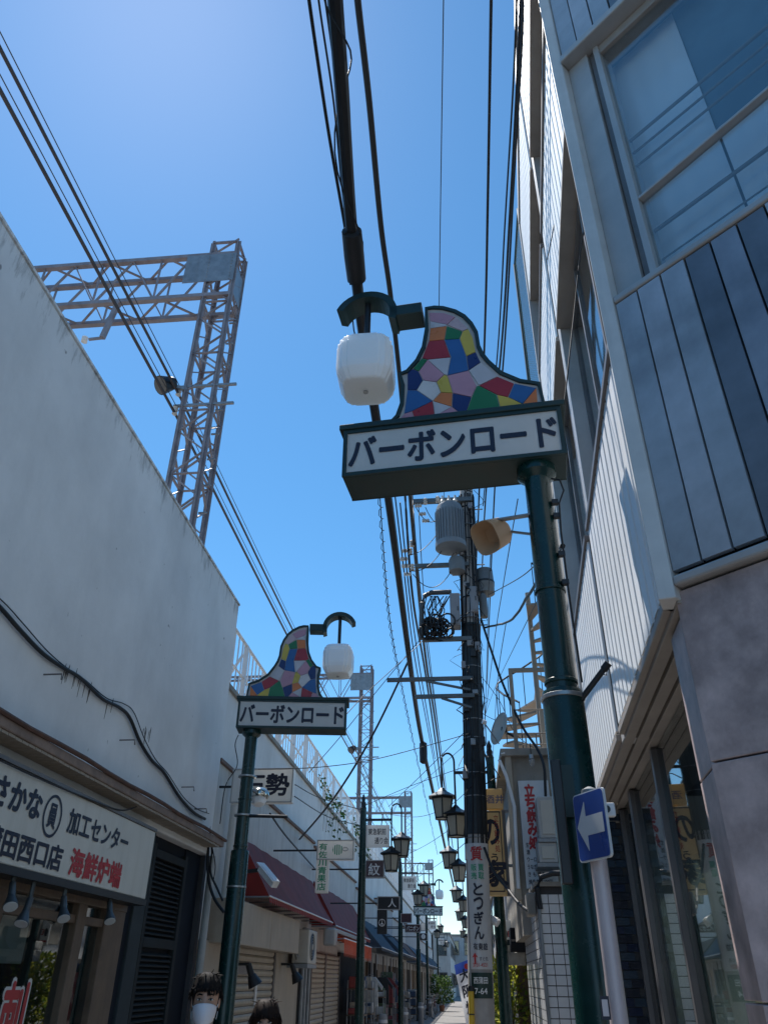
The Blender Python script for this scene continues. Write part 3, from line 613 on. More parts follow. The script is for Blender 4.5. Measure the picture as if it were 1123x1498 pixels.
def lamp_sign(base, yaw, side, label):
    """side = +1: street lies toward +u.  u is the sign's length, n its front."""
    t = thing('lamp_sign', label, 'street sign', base, 'mosaic lamp signs with square lamps')
    u = V((math.cos(yaw), math.sin(yaw), 0)) * side; n = V((math.sin(yaw), -math.cos(yaw), 0)); B = V(base)
    def Q(s, z, out=0): return B + u*s + n*out + UZ*z
    def wind(l): return l if side > 0 else l[::-1]
    # pole
    MB().lathe(B, [(.112, 0), (.112, 3.0), (.107, 3.02), (.084, 3.03)], 28).build('pole', GREEN, t, smooth=True)
    MB().lathe(B, [(.084, 3.03), (.082, 4.3), (.082, 4.42), (.125, 4.46), (.125, 4.515)], 28).build('upper_pole', GREEN, t, smooth=True)
    for z in (3.62, 3.06): MB().lathe(B + UZ*z, [(.088, 0), (.092, .004), (.092, .02), (.088, .024)], 24).build('pole_band', GREEN, t, smooth=True)
    MB().lathe(B, [(.2, 0), (.2, .03), (.13, .05), (.115, .25)], 24).build('base_flange', GREEN, t, smooth=True)
    # name box
    D = .15; s0, s1, z0, z1 = -.20, 1.27, 4.515, 4.90
    MB().obox(Q(s0, z0, -D), u*(s1-s0), n*(2*D-.012), UZ*(z1-z0)).build('name_box', GREENFLAT, t, bevel=.006)
    MB().obox(Q(s0-.03, z1, -D-.03), u*(s1-s0+.06), n*(2*D+.05), UZ*.045).build('box_cap', GREENFLAT, t, bevel=.006)
    for f in (1, -1):
        nn = n*f; o = D - .011
        q = MB(); fr = .028
        for a, b, c, d in ((s0, s1, z0, z0+fr), (s0, s1, z1-fr, z1), (s0, s0+fr, z0+fr, z1-fr), (s1-fr, s1, z0+fr, z1-fr)):
            q.obox(B + u*a + nn*o + UZ*c, u*(b-a), nn*.018, UZ*(d-c))
        fo = q.build('box_frame', GREENFLAT, t)
        p = MB(); p.obox(B + u*(s0+fr) + nn*o + UZ*(z0+fr), u*(s1-s0-2*fr), nn*.006, UZ*(z1-z0-2*fr)); fp = p.build('name_plate', CREAM, t)
        ll = u if (u.cross(UZ)).dot(nn) > 0 else -u
        st = B + (u*(s0+.045) if ll == u else u*(s1-.045)) + nn*(o+.006) + UZ*(z0+.075)
        text('バーボンロード', st, ll*(s1-s0-.09), UZ*(z1-z0-.15), INK, fp, .032, lift=.003)
    # mosaic
    ol = [z8(*p) for p in OUT]; bz = z1 + .045
    ol = [(s, max(z, bz-.01)) for s, z in ol]; MO = .10
    MB().prism(wind([Q(s, z, MO+.03) for s, z in ol]), -n*.1).build('mosaic_back', GREENFLAT, t)
    q = MB(); m = len(ol)
    OR_ = 1 if sum(ol[i-1][0]*ol[i][1] - ol[i][0]*ol[i-1][1] for i in range(m)) > 0 else -1; inn = []
    for i in range(m):
        a, b, c = V(ol[i-1]), V(ol[i]), V(ol[(i+1) % m])
        d1 = (b-a).normalized(); d2 = (c-b).normalized(); nv = (V((-d1.y, d1.x)) + V((-d2.y, d2.x))).normalized()
        inn.append(b + nv*(.028*OR_))
    for i in range(m):
        j = (i+1) % m; A, Bq, C_, D_ = ol[i], ol[j], inn[j], inn[i]
        q.add([Q(*A, MO+.05), Q(*Bq, MO+.05), Q(*C_, MO+.05), Q(*D_, MO+.05), Q(*A, MO-.09), Q(*Bq, MO-.09), Q(*C_, MO-.09), Q(*D_, MO-.09)], [(0,1,2,3), (4,7,6,5), (0,4,5,1), (2,6,7,3)])
    q.build('mosaic_rim', GREENFLAT, t)
    for f in (1, -1):
        for k, (cn, pl) in enumerate(TILES):
            pp = [z8(*p) for p in pl]; mx_ = sum(a for a, b in pp)/len(pp); mz = sum(b for a, b in pp)/len(pp)
            pp = [(mx_ + (a-mx_)*(1-.004/max(.02, abs(V((a-mx_, b-mz)).length))), max(bz+.004, mz + (b-mz)*(1-.004/max(.02, V((a-mx_, b-mz)).length)))) for a, b in pp]
            o0 = MO+.031 if f > 0 else MO-.071
            MB().prism([Q(s, z, o0) for s, z in pp], n*f*.010).build('mosaic_tile', TM[cn], t)
    MB().prism(wind([Q(s, z, MO+.0305) for s, z in ol]), n*.003).build('mosaic_grout', M('grout', (.45,.45,.45), .7), t)
    # arm and lamp
    sc_, zc_, dp = 1.13, 5.955, .085; AO = .12
    q = MB(); q.obox(Q(.70, 5.90, AO-dp), u*.245, n*(2*dp), UZ*.105); q.build('arm_block', GREENFLAT, t, bevel=.006)
    q = MB(); ra, rbb = .245, .19; N_ = 16; a0, a1 = R(200), R(22)
    for k in range(N_):
        a, b = a0 + (a1-a0)*k/N_, a0 + (a1-a0)*(k+1)/N_
        g = lambda an, r, o: Q(sc_ + r*math.cos(an), zc_ + r*math.sin(an), o)
        q.add([g(a, ra, AO-dp), g(b, ra, AO-dp), g(b, rbb, AO-dp), g(a, rbb, AO-dp), g(a, ra, AO+dp), g(b, ra, AO+dp), g(b, rbb, AO+dp), g(a, rbb, AO+dp)],
              [(0,1,2,3), (4,7,6,5), (0,4,5,1), (2,6,7,3)] + ([(0,3,7,4)] if k == 0 else []) + ([(1,5,6,2)] if k == N_-1 else []))
    q.build('lamp_arm', GREENFLAT, t)
    c = Q(sc_, 0, AO)
    MB().cyl(c + UZ*5.70, c + UZ*6.16, .024, n=12).build('lamp_stem', BLACKP, t, smooth=True)
    MB().lathe(c + UZ*5.685, [(.04, 0), (.06, .005), (.055, .02), (.03, .05)], 20).build('lamp_cap', BLACKP, t, smooth=True)
    quad = [(1, -.55), (1, .55), (.94, .58), (.94, .76), (.87, .80), (.80, .87), (.76, .94), (.58, .94)]; cs_ = []
    for k in range(4):
        ca, sa = math.cos(math.pi/2*k), math.sin(math.pi/2*k); cs_ += [(a*ca - b*sa, a*sa + b*ca) for a, b in quad[1:]] + [(.55*ca - 1*sa, .55*sa + 1*ca)]
    prof_ = [(.15, 0), (.16, .008), (.192, .085), (.198, .1), (.205, .16), (.205, .38), (.192, .39), (.192, .44), (.175, .455), (.165, .485), (.05, .49)]
    lp = loft(MB(), [[c + V((a*r, b*r, 5.262 + z*.86)) for a, b in cs_] for r, z in prof_]).build('lamp_shade', FROST, t, bevel=.003)
    MB().cyl(c + UZ*5.252, c + UZ*5.263, .018, n=10).build('drain_plug', ALU, lp)
    return t
s_near = lamp_sign((.572, 4.15, 0), R(-5.6), -1, 'large near lamp sign with colourful mosaic on a dark green pole at right')
s_left = lamp_sign((-2.79, 10.04, 0), R(7.5), 1, 'lamp sign with colourful mosaic on the left pole beside the restaurant')
c = copy_tree(s_left); c.location = (-2.55, 44, 0); c['label'] = 'tiny distant lamp sign far down the street'
# fittings on the near pole
q = MB(); q.lathe(V((.572, 4.15, 2.97)), [(.116, 0), (.12, .003), (.12, .022), (.116, .025)], 24); q.build('pole_clamp', ALU, s_near, smooth=True)
e0 = V((.66, 4.10, 2.96)); e1 = aP(888, 972, V((.8, 4.0, 0)), V((0, 1, 0)))
MB().tube([e0, e1], .016, 10).build('banner_arm', BLACKP, s_near, smooth=True)
MB().cyl(e1 - (e1-e0).normalized()*.035, e1 + (e1-e0).normalized()*.01, .021, n=10).build('banner_arm_tip', BLACKP, s_near)
MB().tube([e1 + V((-.03, 0, -.02)), e1 + V((-.03, 0, -.055)), e1 + V((-.015, 0, -.06)), e1 + V((-.012, 0, -.025))], .004, 6).build('eye_ring', BLACKP, s_near)
for z, a in ((4.22, .2), (4.12, .1), (3.85, .3), (3.66, .15)):
    p = V((.572 + .085, 4.15 - .06, z)); MB().box(p, (.04, .035, .03)).build('cable_clip', BLACKP, s_near)
MB().tube([(.655, 4.09, 4.40), (.70, 4.05, 4.36), (.715, 4.05, 4.28), (.68, 4.07, 4.2), (.67, 4.08, 4.0), (.668, 4.08, 3.6), (.675, 4.08, 3.05)], .006, 6).build('lead_wire', RUBBER, s_near)
MB().bx(.45, .5, 3.99, 4.04, 2.05, 2.62).build('junction_box', BLACKP, s_near, bevel=.006)
MB().bx(.452, .56, 4.02, 4.05, 2.35, 2.6).build('access_door', GREENFLAT, s_near)
# left pole: arm for banner
MB().tube([(-2.7, 9.98, 3.42), (-2.2, 9.95, 3.40)], .02, 8).build('banner_arm', BLACKP, s_left)
for z in (3.42, 2.6, 3.9): MB().lathe(V((-2.79, 10.04, z)), [(.115, 0), (.12, .003), (.12, .02), (.115, .024)], 20).build('pole_clamp', ALU, s_left, smooth=True)

# horn loudspeaker fixed to the near pole
TAN = M('tan_plastic', (.42,.27,.16), .5, var=.12)
hs = thing('loudspeaker', 'tan horn loudspeaker mounted on the near green pole', 'loudspeaker', (.4, 4.3, 4.2))
m0, m1 = aY(709, 787, 4.22), aY(757, 768, 4.5)
d = (m1-m0).normalized(); t_ = V((0,0,1)); u_ = d.cross(t_).normalized(); w_ = u_.cross(d)
def ring(c, a, b, n=24, sq=3.2):
    o = []
    for k in range(n):
        an = 2*math.pi*k/n; x, y = math.cos(an), math.sin(an); qv = (abs(x)**sq + abs(y)**sq)**(-1/sq); o.append(c + u_*(a*x*qv) + w_*(b*y*qv))
    return o
L_ = (m1-m0).length
loft(MB(), [ring(m0 + d*.1, .05, .05), ring(m0 + d*.015, .085, .098), ring(m0, .092, .105), ring(m0 + d*.004, .096, .11), ring(m0 + d*.02, .095, .108), ring(m0 + d*.17, .088, .095), ring(m0 + d*.19, .08, .085)], True, True).build('horn_shell', TAN, hs, smooth=True)
loft(MB(), [ring(m0 + d*.19, .055, .06), ring(m0 + d*.25, .052, .056), ring(m0 + d*.26, .03, .03)]).build('driver', TAN, hs, smooth=True)
MB().bar(m0 + d*.12 + u_*.0 + w_*.09, V((.53, 4.12, m0.z+.1)), .035, .012).build('mount_bracket', GALV, hs)
MB().bar(m0 + d*.24, V((.54, 4.14, m0.z-.04)), .03, .012).build('mount_bracket', GALV, hs)

# ------------------------------------------------------------------ utility pole
UY = 12.5
up_ = thing('utility_pole', 'concrete utility pole crowded with transformers, boxes and cables', 'utility pole', (.13, UY, 0))
def ax_(z): return .10 + .024*z
def UP(z, a=0, r=0): return V((ax_(z) + r*math.cos(a), UY + r*math.sin(a), z))
MB().tube([UP(0), UP(2.7), UP(6), UP(10.3)], [.185, .17, .15, .125], 24).build('shaft', POLE, up_, smooth=True)
MB().tube([UP(3.55), UP(7.0)], [.176, .158], 20).build('cable_wrap', M('cable_wrap', (.012,.02,.026), .6, var=.5, sc=12, streak=.4, dirt=(.08,.09,.09), ssc=(30,30,.6)), up_, smooth=True)
for k, z in enumerate((2.2, 3.0, 3.5, 3.75, 4.1, 4.45, 4.6, 5.0, 5.3, 5.9, 6.2, 7.1, 7.5, 8.3, 9.0, 9.4)):
    MB().lathe(UP(z), [(.172-.004*z*.5, 0), (.186-.005*z*.5, .003), (.186-.005*z*.5, .014), (.172-.004*z*.5, .017)], 20).build('steel_band', M('dull_band', (.22,.23,.24), .5, .4) if k % 3 else BLACKP, up_, smooth=True)
for k in range(9):
    a = R(200 + k*22 + random.uniform(-6, 6)); pts = [UP(z, a + .12*math.sin(z*1.3+k), .172 - .004*z + .012) for z in [3.2 + i*.5 for i in range(14)]]
    MB().tube(pts, random.choice((.008, .012, .016)), 6).build('riser_cable', RUBBER, up_, smooth=True)
# advertising plates wrapped on the pole
PLATE = M('pole_plate', (.55,.56,.57), .4, var=.06, streak=.25, dirt=(.3,.29,.27))
DGREEN = M('plate_dark_green', (.01,.035,.03), .4)
def wrap(z0, z1, r, a0, a1, n=10):
    q = MB(); vs = []
    for k in range(n+1):
        a = a0 + (a1-a0)*k/n
        for z in (z0, z1): vs.append(UP(z, a, r))
    q.add(vs, [(2*k, 2*k+2, 2*k+3, 2*k+1) for k in range(n)]); return q
RP = .186
wrap(1.80, 3.42, RP, R(205), R(335)).build('advert_plate', PLATE, up_, smooth=True)
wrap(1.46, 1.76, RP, R(210), R(330)).build('address_plate', DGREEN, up_, smooth=True)
fy = UY - RP - .004
def pl(s, cx_, z0, w, h, m, bold=.015): 
    p = UP(z0); return text(s, (p.x + cx_ - w/2, fy, z0), (w, 0, 0), (0, 0, h), m, up_, bold)
pl('質', -.01, 3.18, .17, .19, REDINK, .02)
for i, s in enumerate(('買', '取')): pl(s, .05, 3.04-.11*i, .08, .09, GREENINK)
for i, s in enumerate(('販', '売')): pl(s, -.055, 3.04-.11*i, .08, .09, GREENINK)
for i, s in enumerate('とつぎん'): pl(s, .0, 2.72-.185*i, .13, .155, INK, .03)
pl('有東雄', .01, 2.03, .2, .085, INK)
q = MB(); p = UP(1.9); X_ = p.x-.07
q.prism([(X_-.012, fy-.001, 1.86), (X_+.012, fy-.001, 1.86), (X_+.012, fy-.001, 1.95), (X_+.04, fy-.001, 1.94), (X_, fy-.001, 2.0), (X_-.04, fy-.001, 1.94), (X_-.012, fy-.001, 1.95)][::-1], (0, -.003, 0)); q.build('arrow', REDINK, up_)
pl('すぐ先', .05, 1.9, .12, .05, INK, .01); pl('3731-4521', .0, 1.83, .2, .045, REDINK, .01)
pl('西蒲田', .0, 1.63, .19, .08, WHITEINK, .01); pl('7-64', .0, 1.51, .17, .07, WHITEINK, .01)
# yellow guard pipe on a guy wire
YEL = M('guard_yellow', (.58,.38,.03), .45, var=.15, streak=.25, dirt=(.2,.13,.03))
gg = thing('guy_wire_guard', 'yellow guard tube on the stay wire beside the utility pole', 'guard tube', (0, 12.25, 0))
MB().cyl((-.03, 12.2, .0), (.0, 12.3, 1.55), .038, n=16).build('guard_tube', YEL, gg, smooth=True)
MB().cyl((.0, 12.3, 1.54), (.002, 12.305, 1.6), .042, n=16).build('guard_cap', BLACKP, gg, smooth=True)
MB().cyl((-.006, 12.28, 1.27), (-.0056, 12.281, 1.285), .0395, n=16).build('band', BLACKP, gg)
MB().cyl((.0, 12.3, 1.5), (.02, 12.36, 3.2), .01, n=8).build('stay_wire', GALV, gg)
# transformers
TRG = M('transformer_grey', (.20,.225,.25), .5, var=.12, streak=.2, dirt=(.15,.16,.17))
tp = aY(658, 775, UY-.25); tr = thing('pole_transformer', 'large ribbed grey transformer can high on the utility pole', 'transformer', tp - UZ*.4)
b0 = tp - UZ*.42
MB().lathe(b0, [(.2, 0), (.235, .02), (.25, .06), (.25, .86), (.23, .92), (.12, .96)], 28).build('tank', TRG, tr, smooth=True)
fin = MB().bx(.245, .275, -.009, .009, .1, .78).mesh('cooling_fin'); fin.materials.append(TRG)
for k in range(30): inst('cooling_fin', fin, tr, b0, (0, 0, 2*math.pi*k/30))
MB().lathe(b0 + UZ*.0, [(.22, -.012), (.285, .02), (.285, .12), (.256, .14)], 28).build('base_ring', TRG, tr, smooth=True)
for k in (-1, 0, 1):
    MB().lathe(b0 + V((.12*k, -.06, .94)), [(.03, 0), (.05, .02), (.03, .05), (.05, .08), (.03, .11), (.02, .2)], 10).build('bushing', M('porcelain', (.55,.53,.5), .3), tr, smooth=True)
tp2 = aY(709, 853, UY+.1); t2 = thing('pole_transformer', 'small grey capped canister on the right side of the utility pole', 'transformer', tp2 - UZ*.2)
MB().lathe(tp2 - UZ*.24, [(.13, 0), (.165, .02), (.165, .16), (.172, .17), (.172, .25), (.165, .26), (.15, .5), (.05, .54)], 24).build('tank', M('canister', (.16,.17,.175), .5, var=.2), t2, smooth=True)
MB().lathe(tp2 - UZ*.2, [(.168, .17), (.175, .18), (.175, .21), (.168, .22)], 24).build('strap', BLACKP, t2)
MB().bar(tp2 - V((.1, 0, .0)), UP(tp2.z), .06, .05).build('bracket', GALV, t2)
MB().lathe(tp2 + V((-.06, -.1, -.72)), [(.07, 0), (.075, .02), (.075, .4), (.04, .46)], 16).build('lower_can', M('canister', (.25,.26,.27)), t2, smooth=True)
# boxes
BOXG = M('cabinet_grey', (.26,.26,.28), .5, var=.1, streak=.25, dirt=(.2,.19,.19))
for (x0, y0, x1, y1, Yb, lb, dp) in ((657, 868, 674, 915, UY-.28, 'grey cabinet on the left face of the utility pole', .22), (686, 858, 700, 895, UY-.2, 'pale grey meter box on the front of the utility pole', .12)):
    a = aY(x0, y0, Yb); b = aY(x1, y1, Yb); bb = thing('pole_cabinet', lb, 'cabinet', (a+b)/2)
    MB().bx(a.x, b.x, Yb-.02, Yb+dp, b.z, a.z).build('cabinet', BOXG, bb, bevel=.015)
    MB().bx(a.x+.02, b.x-.02, Yb-.032, Yb-.021, b.z+.03, a.z-.03).build('door', BOXG, bb, bevel=.004)
    MB().bx(b.x-.05, b.x-.035, Yb-.042, Yb-.033, (a.z+b.z)/2-.04, (a.z+b.z)/2+.04).build('latch', BLACKP, bb)
# crossarms
for i, (pa, pb, th, dy) in enumerate((((604, 737), (690, 728), .085, -.15), ((607, 830), (685, 824), .07, -.16), ((566, 992), (692, 995), .06, -.19), ((606, 1017), (694, 1020), .06, -.2), ((620, 937), (690, 933), .07, -.17))):
    a, b = aY(*pa, UY+dy), aY(*pb, UY+dy); zz = (a.z+b.z)/2; a.z = b.z = zz
    MB().bar(a, b, th, th).build('crossarm', M('arm_steel', (.12,.14,.15), .5, .4, var=.25, sc=5), up_)
    if i in (2, 3): MB().bar(V((a.x + (b.x-a.x)*.45, a.y, zz-.03)), V((b.x-.06, a.y, zz-.2)), .035).build('arm_brace', M('arm_steel', (.12,.14,.15)), up_)
PORC = M('porcelain', (.55,.53,.5), .3)
for (x, y, hz) in ((606, 740, 1), (622, 738, 0), (640, 735, 0), (612, 752, 1), (617, 762, 1), (588, 806, 1), (585, 818, 1), (587, 828, 1), (590, 840, 1), (600, 812, 0), (602, 800, 0), (603, 835, 0)):
    p = aY(x, y, UY-.2)
    prof = [(.02, 0), (.045, .015), (.025, .04), (.045, .065), (.025, .09), (.045, .115), (.02, .14)]
    q = MB().lathe(p, prof, 10)
    if hz: q.v = [p + V((v.z-p.z, v.y-p.y, -(v.x-p.x))) for v in q.v]
    q.build('insulator', PORC, up_, smooth=True)
# cable rack loop and coil
a = aY(618, 868, UY-.25); b = aY(660, 866, UY-.25); c_ = aY(616, 935, UY-.25)
MB().tube([b, V((a.x+.15, a.y, b.z)), V((a.x+.03, a.y, b.z-.06)), V((a.x-.02, a.y, b.z-.2)), V((c_.x, c_.y, c_.z))], .045, 10).build('conduit_bend', M('conduit', (.06,.065,.07), .5), up_, smooth=True)
co = thing('cable_coil', 'tangled coil of black cable hanging left of the utility pole', 'cable coil', aY(637, 930, UY-.25))
cc = aY(638, 915, UY-.26)
for k in range(26):
    rr = random.uniform(.06, .15); off = V((random.uniform(-.2, .2), random.uniform(-.08, .08), random.uniform(-.13, .06))); ti = random.uniform(-.8, .8)
    pts = [cc + off + V((rr*math.cos(a_)*math.cos(ti), rr*math.cos(a_)*math.sin(ti), rr*1.05*math.sin(a_))) for a_ in [2*math.pi*i/16 for i in range(17)]]
    MB().tube(pts, .016, 6).build('cable_loop', RUBBER, co, smooth=True)
for k in range(14):
    p = cc + V((random.uniform(-.2, .2), random.uniform(-.1, .1), .05)); q_ = aY(640 + random.uniform(-18, 18), 872, UY-.25)
    MB().tube([p, (p+q_)/2 + V((random.uniform(-.1, .1), 0, random.uniform(-.05, .05))), q_], .01, 6).build('cable_tail', RUBBER, co, smooth=True)

q = MB(); rw = random.Random(11)
for k in range(70):
    z = rw.uniform(4.3, 9.9); a = R(rw.uniform(180, 380)); r_ = .16 - .004*z + .03; p0 = UP(z, a, r_); p2 = UP(z + rw.uniform(-.5, .5), a + rw.uniform(-1, 1), r_); m_ = (p0+p2)/2 + V((rw.uniform(-.22, .22), -rw.uniform(.02, .2), rw.uniform(-.2, .1)))
    q.tube([p0, p0.lerp(m_, .6) + UZ*.02, m_, p2.lerp(m_, .6), p2], rw.choice((.004, .006, .009)), 5)
q.build('loose_wires', RUBBER, up_, kind='stuff')
for k in range(16):
    z = rw.uniform(4.2, 9.8); a = R(rw.uniform(195, 345)); p = UP(z, a, .19 - .004*z); MB().box(p, (rw.uniform(.05, .11), rw.uniform(.05, .1), rw.uniform(.05, .16))).build('junction_box', rw.choice((BLACKP, GALV, BOXG)), up_, bevel=.008)
for k in range(14):
    z = 7.0 + k*.2; MB().cyl(UP(z, R(180 if k % 2 else 0), .12), UP(z, R(180 if k % 2 else 0), .30), .012, n=6).build('step_bolt', GALV, up_)

# ------------------------------------------------------------------ street lantern posts
LROOF = M('lantern_roof', (.02,.025,.03), .4, .3, var=.2); LPANE = M('lantern_pane', (.62,.60,.52), .3, var=.08, trans=.5)
def lantern_post(base, side, zt, label, plate=True):
    """side: direction (sign of x) from the post toward the street"""
    t = thing('lantern_post', label, 'street lamp', base, 'lantern posts with paired hexagonal lanterns'); B = V(base)
    MB().tube([B, B + UZ*2.0, B + UZ*(zt-.1)], [.095, .085, .07], 16).build('post', GREEN, t, smooth=True)
    MB().lathe(B + UZ*(zt-.1), [(.075, 0), (.05, .05), (.06, .1), (.035, .15), (.045, .2), (.008, .3)], 12).build('finial', BLACKP, t, smooth=True)
    MB().lathe(B, [(.15, 0), (.15, .25), (.1, .32)], 16).build('base', GREEN, t, smooth=True)
    za = zt - .34
    MB().bar(B + UZ*za, B + V((side*.62, 0, za)), .05, .045).build('arm', BLACKP, t)
    pts = [B + V((side*.62, 0, za-.56))]
    for k in range(13):
        a = math.pi*(1-k/12); pts.append(B + V((side*(.73 + .11*math.cos(a)*1.0), 0, za + .18 + .15*math.sin(a))))
    pts.append(B + V((side*.84, 0, za-.28)))
    MB().tube(pts, .017, 8).build('hook', BLACKP, t, smooth=True)
    for x, z in ((.62, za-.56), (.84, za-.28)):
        c = B + V((side*x, 0, z))
        hd = MB().lathe(c, [(.03, .03), (.06, .0), (.09, -.03), (.255, -.115), (.265, -.13), (.18, -.14)], 6).build('lantern_roof', LROOF, t)
        bd = MB().lathe(c + UZ*-.46, [(.13, 0), (.14, .02), (.19, .32)], 6).build('lantern_pane', LPANE, t)
        q = MB()
        for k in range(6):
            a = 2*math.pi*(k+.5)/6; dx, dy = math.cos(a), math.sin(a)
            q.bar(c + V((dx*.133, dy*.133, -.46)), c + V((dx*.193, dy*.193, -.14)), .022)
            a2 = 2*math.pi*(k+1.5)/6; e, f = math.cos(a2), math.sin(a2)
            q.bar(c + V((dx*.135, dy*.135, -.46)), c + V((e*.135, f*.135, -.46)), .024); q.bar(c + V((dx*.193, dy*.193, -.15)), c + V((e*.193, f*.193, -.15)), .02)
        q.build('lantern_frame', LROOF, t)
    if plate:
        p0 = B + V((.06 if side > 0 else -.58, -.02, za-.56))
        MB().obox(p0, (.52, 0, 0), (0, .03, 0), (0, 0, .45)).build('name_plate', CREAM, t, bevel=.008)
        text('東急駅前', p0 + V((.06, 0, .25)), (.38, 0, 0), (0, 0, .13), INK, t, .012)
        text('通り会', p0 + V((.2, 0, .07)), (.29, 0, 0), (0, 0, .13), INK, t, .012)
    return t
lantern_post((-2.18, 17.5, 0), 1, 4.98, 'lantern post on the left with a white name plate, nearest of its side')
lantern_post((-2.35, 30, 0), 1, 5.3, 'second left lantern post, smaller, beyond the slate awnings')
lantern_post((-2.5, 52, 0), 1, 5.2, 'third left lantern post, beyond the distant lamp sign')
lantern_post((-2.7, 75, 0), 1, 5.2, 'farthest left lantern post in the street')
lantern_post((.50, 13.5, 0), -1, 5.05, 'lantern post hidden behind the utility pole, its lanterns largest on the right', False)
lantern_post((.46, 19.8, 0), -1, 5.02, 'second right lantern post, lanterns hanging left of the utility pole', False)
lantern_post((.50, 28, 0), -1, 4.95, 'third right lantern post with small lanterns left of the utility pole', False)
lantern_post((.50, 37, 0), -1, 4.95, 'fourth right lantern post with tiny lanterns over the street', False)
lantern_post((.50, 52, 0), -1, 4.95, 'farthest right lantern post, tiny, near the street end', False)

# ------------------------------------------------------------------ left shop row
SHX = -3.5
def shop(y0, y1, zt, wallmat, label):
    t = thing('shop_building', label, 'building', (SHX-.15, (y0+y1)/2, 0), 'low shops along the viaduct')
    MB().bx(SHX-.24, SHX-.1, y0, y1, 2.0, zt).build('upper_wall', wallmat, t)
    MB().bx(SHX-.24, SHX-.05, y0, y1, zt, zt+.05).build('roof_flashing', M('rusty_flashing', (.17,.1,.075), .8, var=.4, sc=8), t)
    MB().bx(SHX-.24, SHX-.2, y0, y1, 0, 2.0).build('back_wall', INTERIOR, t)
    return t
PALEW = M('pale_wall', (.56,.55,.52), .8, var=.12, sc=1.5, streak=.5, dirt=(.27,.24,.2), bump=.1)
GREYW = M('grey_wall', (.42,.42,.42), .8, var=.15, sc=1.5, streak=.5, dirt=(.2,.18,.16))
def shutter(t, y0, y1, zt, x=SHX-.04, pitch=.1):
    me = MB().add([(0,0,0), (0,y1-y0,0), (0,y1-y0,pitch-.012), (0,0,pitch-.012), (.022,0,.03), (.022,y1-y0,.03), (.022,0,pitch*.62), (.022,y1-y0,pitch*.62)], [(0,4,5,1), (4,6,7,5), (6,3,2,7), (0,3,6,4), (1,5,7,2), (0,1,2,3)]).mesh('slat'); me.materials.append(SHUTTER)
    z = .1
    while z + pitch < zt + .01: inst('slat', me, t, (x, y0, z)); z += pitch
    MB().bx(x-.03, x-.002, y0, y1, .1, zt).build('shutter_back', M('shutter_gap', (.09,.08,.07), .8), t)
    for a in (y0-.06, y1): MB().bx(x-.05, x+.04, a, a+.06, 0, zt).build('shutter_rail', BROWNAL, t)
def awning(y0, y1, zt, zb, xo, mat, endmat, label, xw=SHX-.09, val=.1):
    t = thing('awning', label, 'awning', (xw, (y0+y1)/2, zb), 'awnings over the left shops')
    n = max(2, int((y1-y0)/.9)); q = MB(); vs = []
    for k in range(n*4+1):
        y = y0 + (y1-y0)*k/(n*4); sg = .018*(math.cos(2*math.pi*k/4)-1)
        for j in range(5):
            u = j/4; vs.append(V((xw + (xo-xw)*u, y, zt + (zb-zt)*u + sg*(.4+.6*math.sin(math.pi*u)) - .05*math.sin(math.pi*u))))
    fs = [(k*5+j, k*5+j+1, (k+1)*5+j+1, (k+1)*5+j) for k in range(n*4) for j in range(4)]
    q.add(vs, fs).build('canvas', mat, t, smooth=True)
    for y in (y0, y1): MB().prism([(xw, y, zt), (xw, y, zb), (xo, y, zb)], (0, .008 if y == y1 else -.008, 0)).build('end_panel', endmat, t)
    q = MB(); m = int((y1-y0)/.16)
    for k in range(m):
        a, b = y0 + (y1-y0)*k/m, y0 + (y1-y0)*(k+1)/m; q.poly([(xo, a, zb), (xo, b, zb), (xo+.005, b-.01, zb-val*.75), (xo+.006, (a+b)/2, zb-val), (xo+.005, a+.01, zb-val*.75)])
    q.build('valance', endmat, t)
    MB().cyl((xo, y0, zb), (xo, y1, zb), .014, n=8).build('front_bar', WHITEP, t)
    for k in range(n+1):
        y = y0 + (y1-y0)*k/n; MB().cyl((xw, y, zb-.02), (xo-.01, y, zb-.012), .012, n=6).build('frame_arm', GALV, t)
    return t
a_ = shop(WY1+.2, 19.4, 4.42, PALEW, 'shuttered shop with beige metal fascia next to the restaurant')
shutter(a_, 12.95, 15.65, 2.1); 
MB().bx(SHX-.12, SHX, 11.3, 12.85, 0, 2.1).build('side_panel', BEIGE, a_)
MB().bx(SHX-.12, SHX, 15.75, 17.9, 0, 2.3).build('side_panel', BEIGE, a_)
MB().bx(SHX-.1, -3.21, 11.5, 13.9, 2.07, 2.62).build('fascia_panel', BEIGE, a_, bevel=.01)
MB().bx(SHX-.1, -3.21, 13.91, 16.3, 2.07, 2.62).build('fascia_panel', BEIGE, a_, bevel=.01)
MB().bx(SHX-.04, SHX+.02, 13.05, 13.9, 1.72, 1.84).build('shutter_plate', BROWNAL, a_)
MB().bx(SHX-.02, SHX+.003, 14.35, 14.45, 1.3, 1.6).build('paper_notice', WHITEP, a_)
for y in (18.05, 18.4, 18.8): MB().cyl((-3.45, y, 0), (-3.45, y, 2.6), .045, n=10).build('drain_pipe', GALV, a_, smooth=True)
MB().cyl((-3.46, 11.9, 2.6), (-3.46, 11.9, 4.4), .06, n=10).build('vent_pipe', PALEW, a_, smooth=True)
awning(12.9, 19.3, 3.62, 2.76, -3.05, AWNRED, AWNRED2, 'long dark red awning over the shuttered shop')
b_ = shop(19.4, 27.2, 4.35, PALEW, 'shop with twin shutters under the shorter red awning')
shutter(b_, 19.5, 21.3, 2.2); shutter(b_, 21.45, 23.6, 2.2)
MB().bx(SHX-.15, SHX-.02, 23.8, 27.1, 0, 2.3).build('shop_interior', INTERIOR, b_)
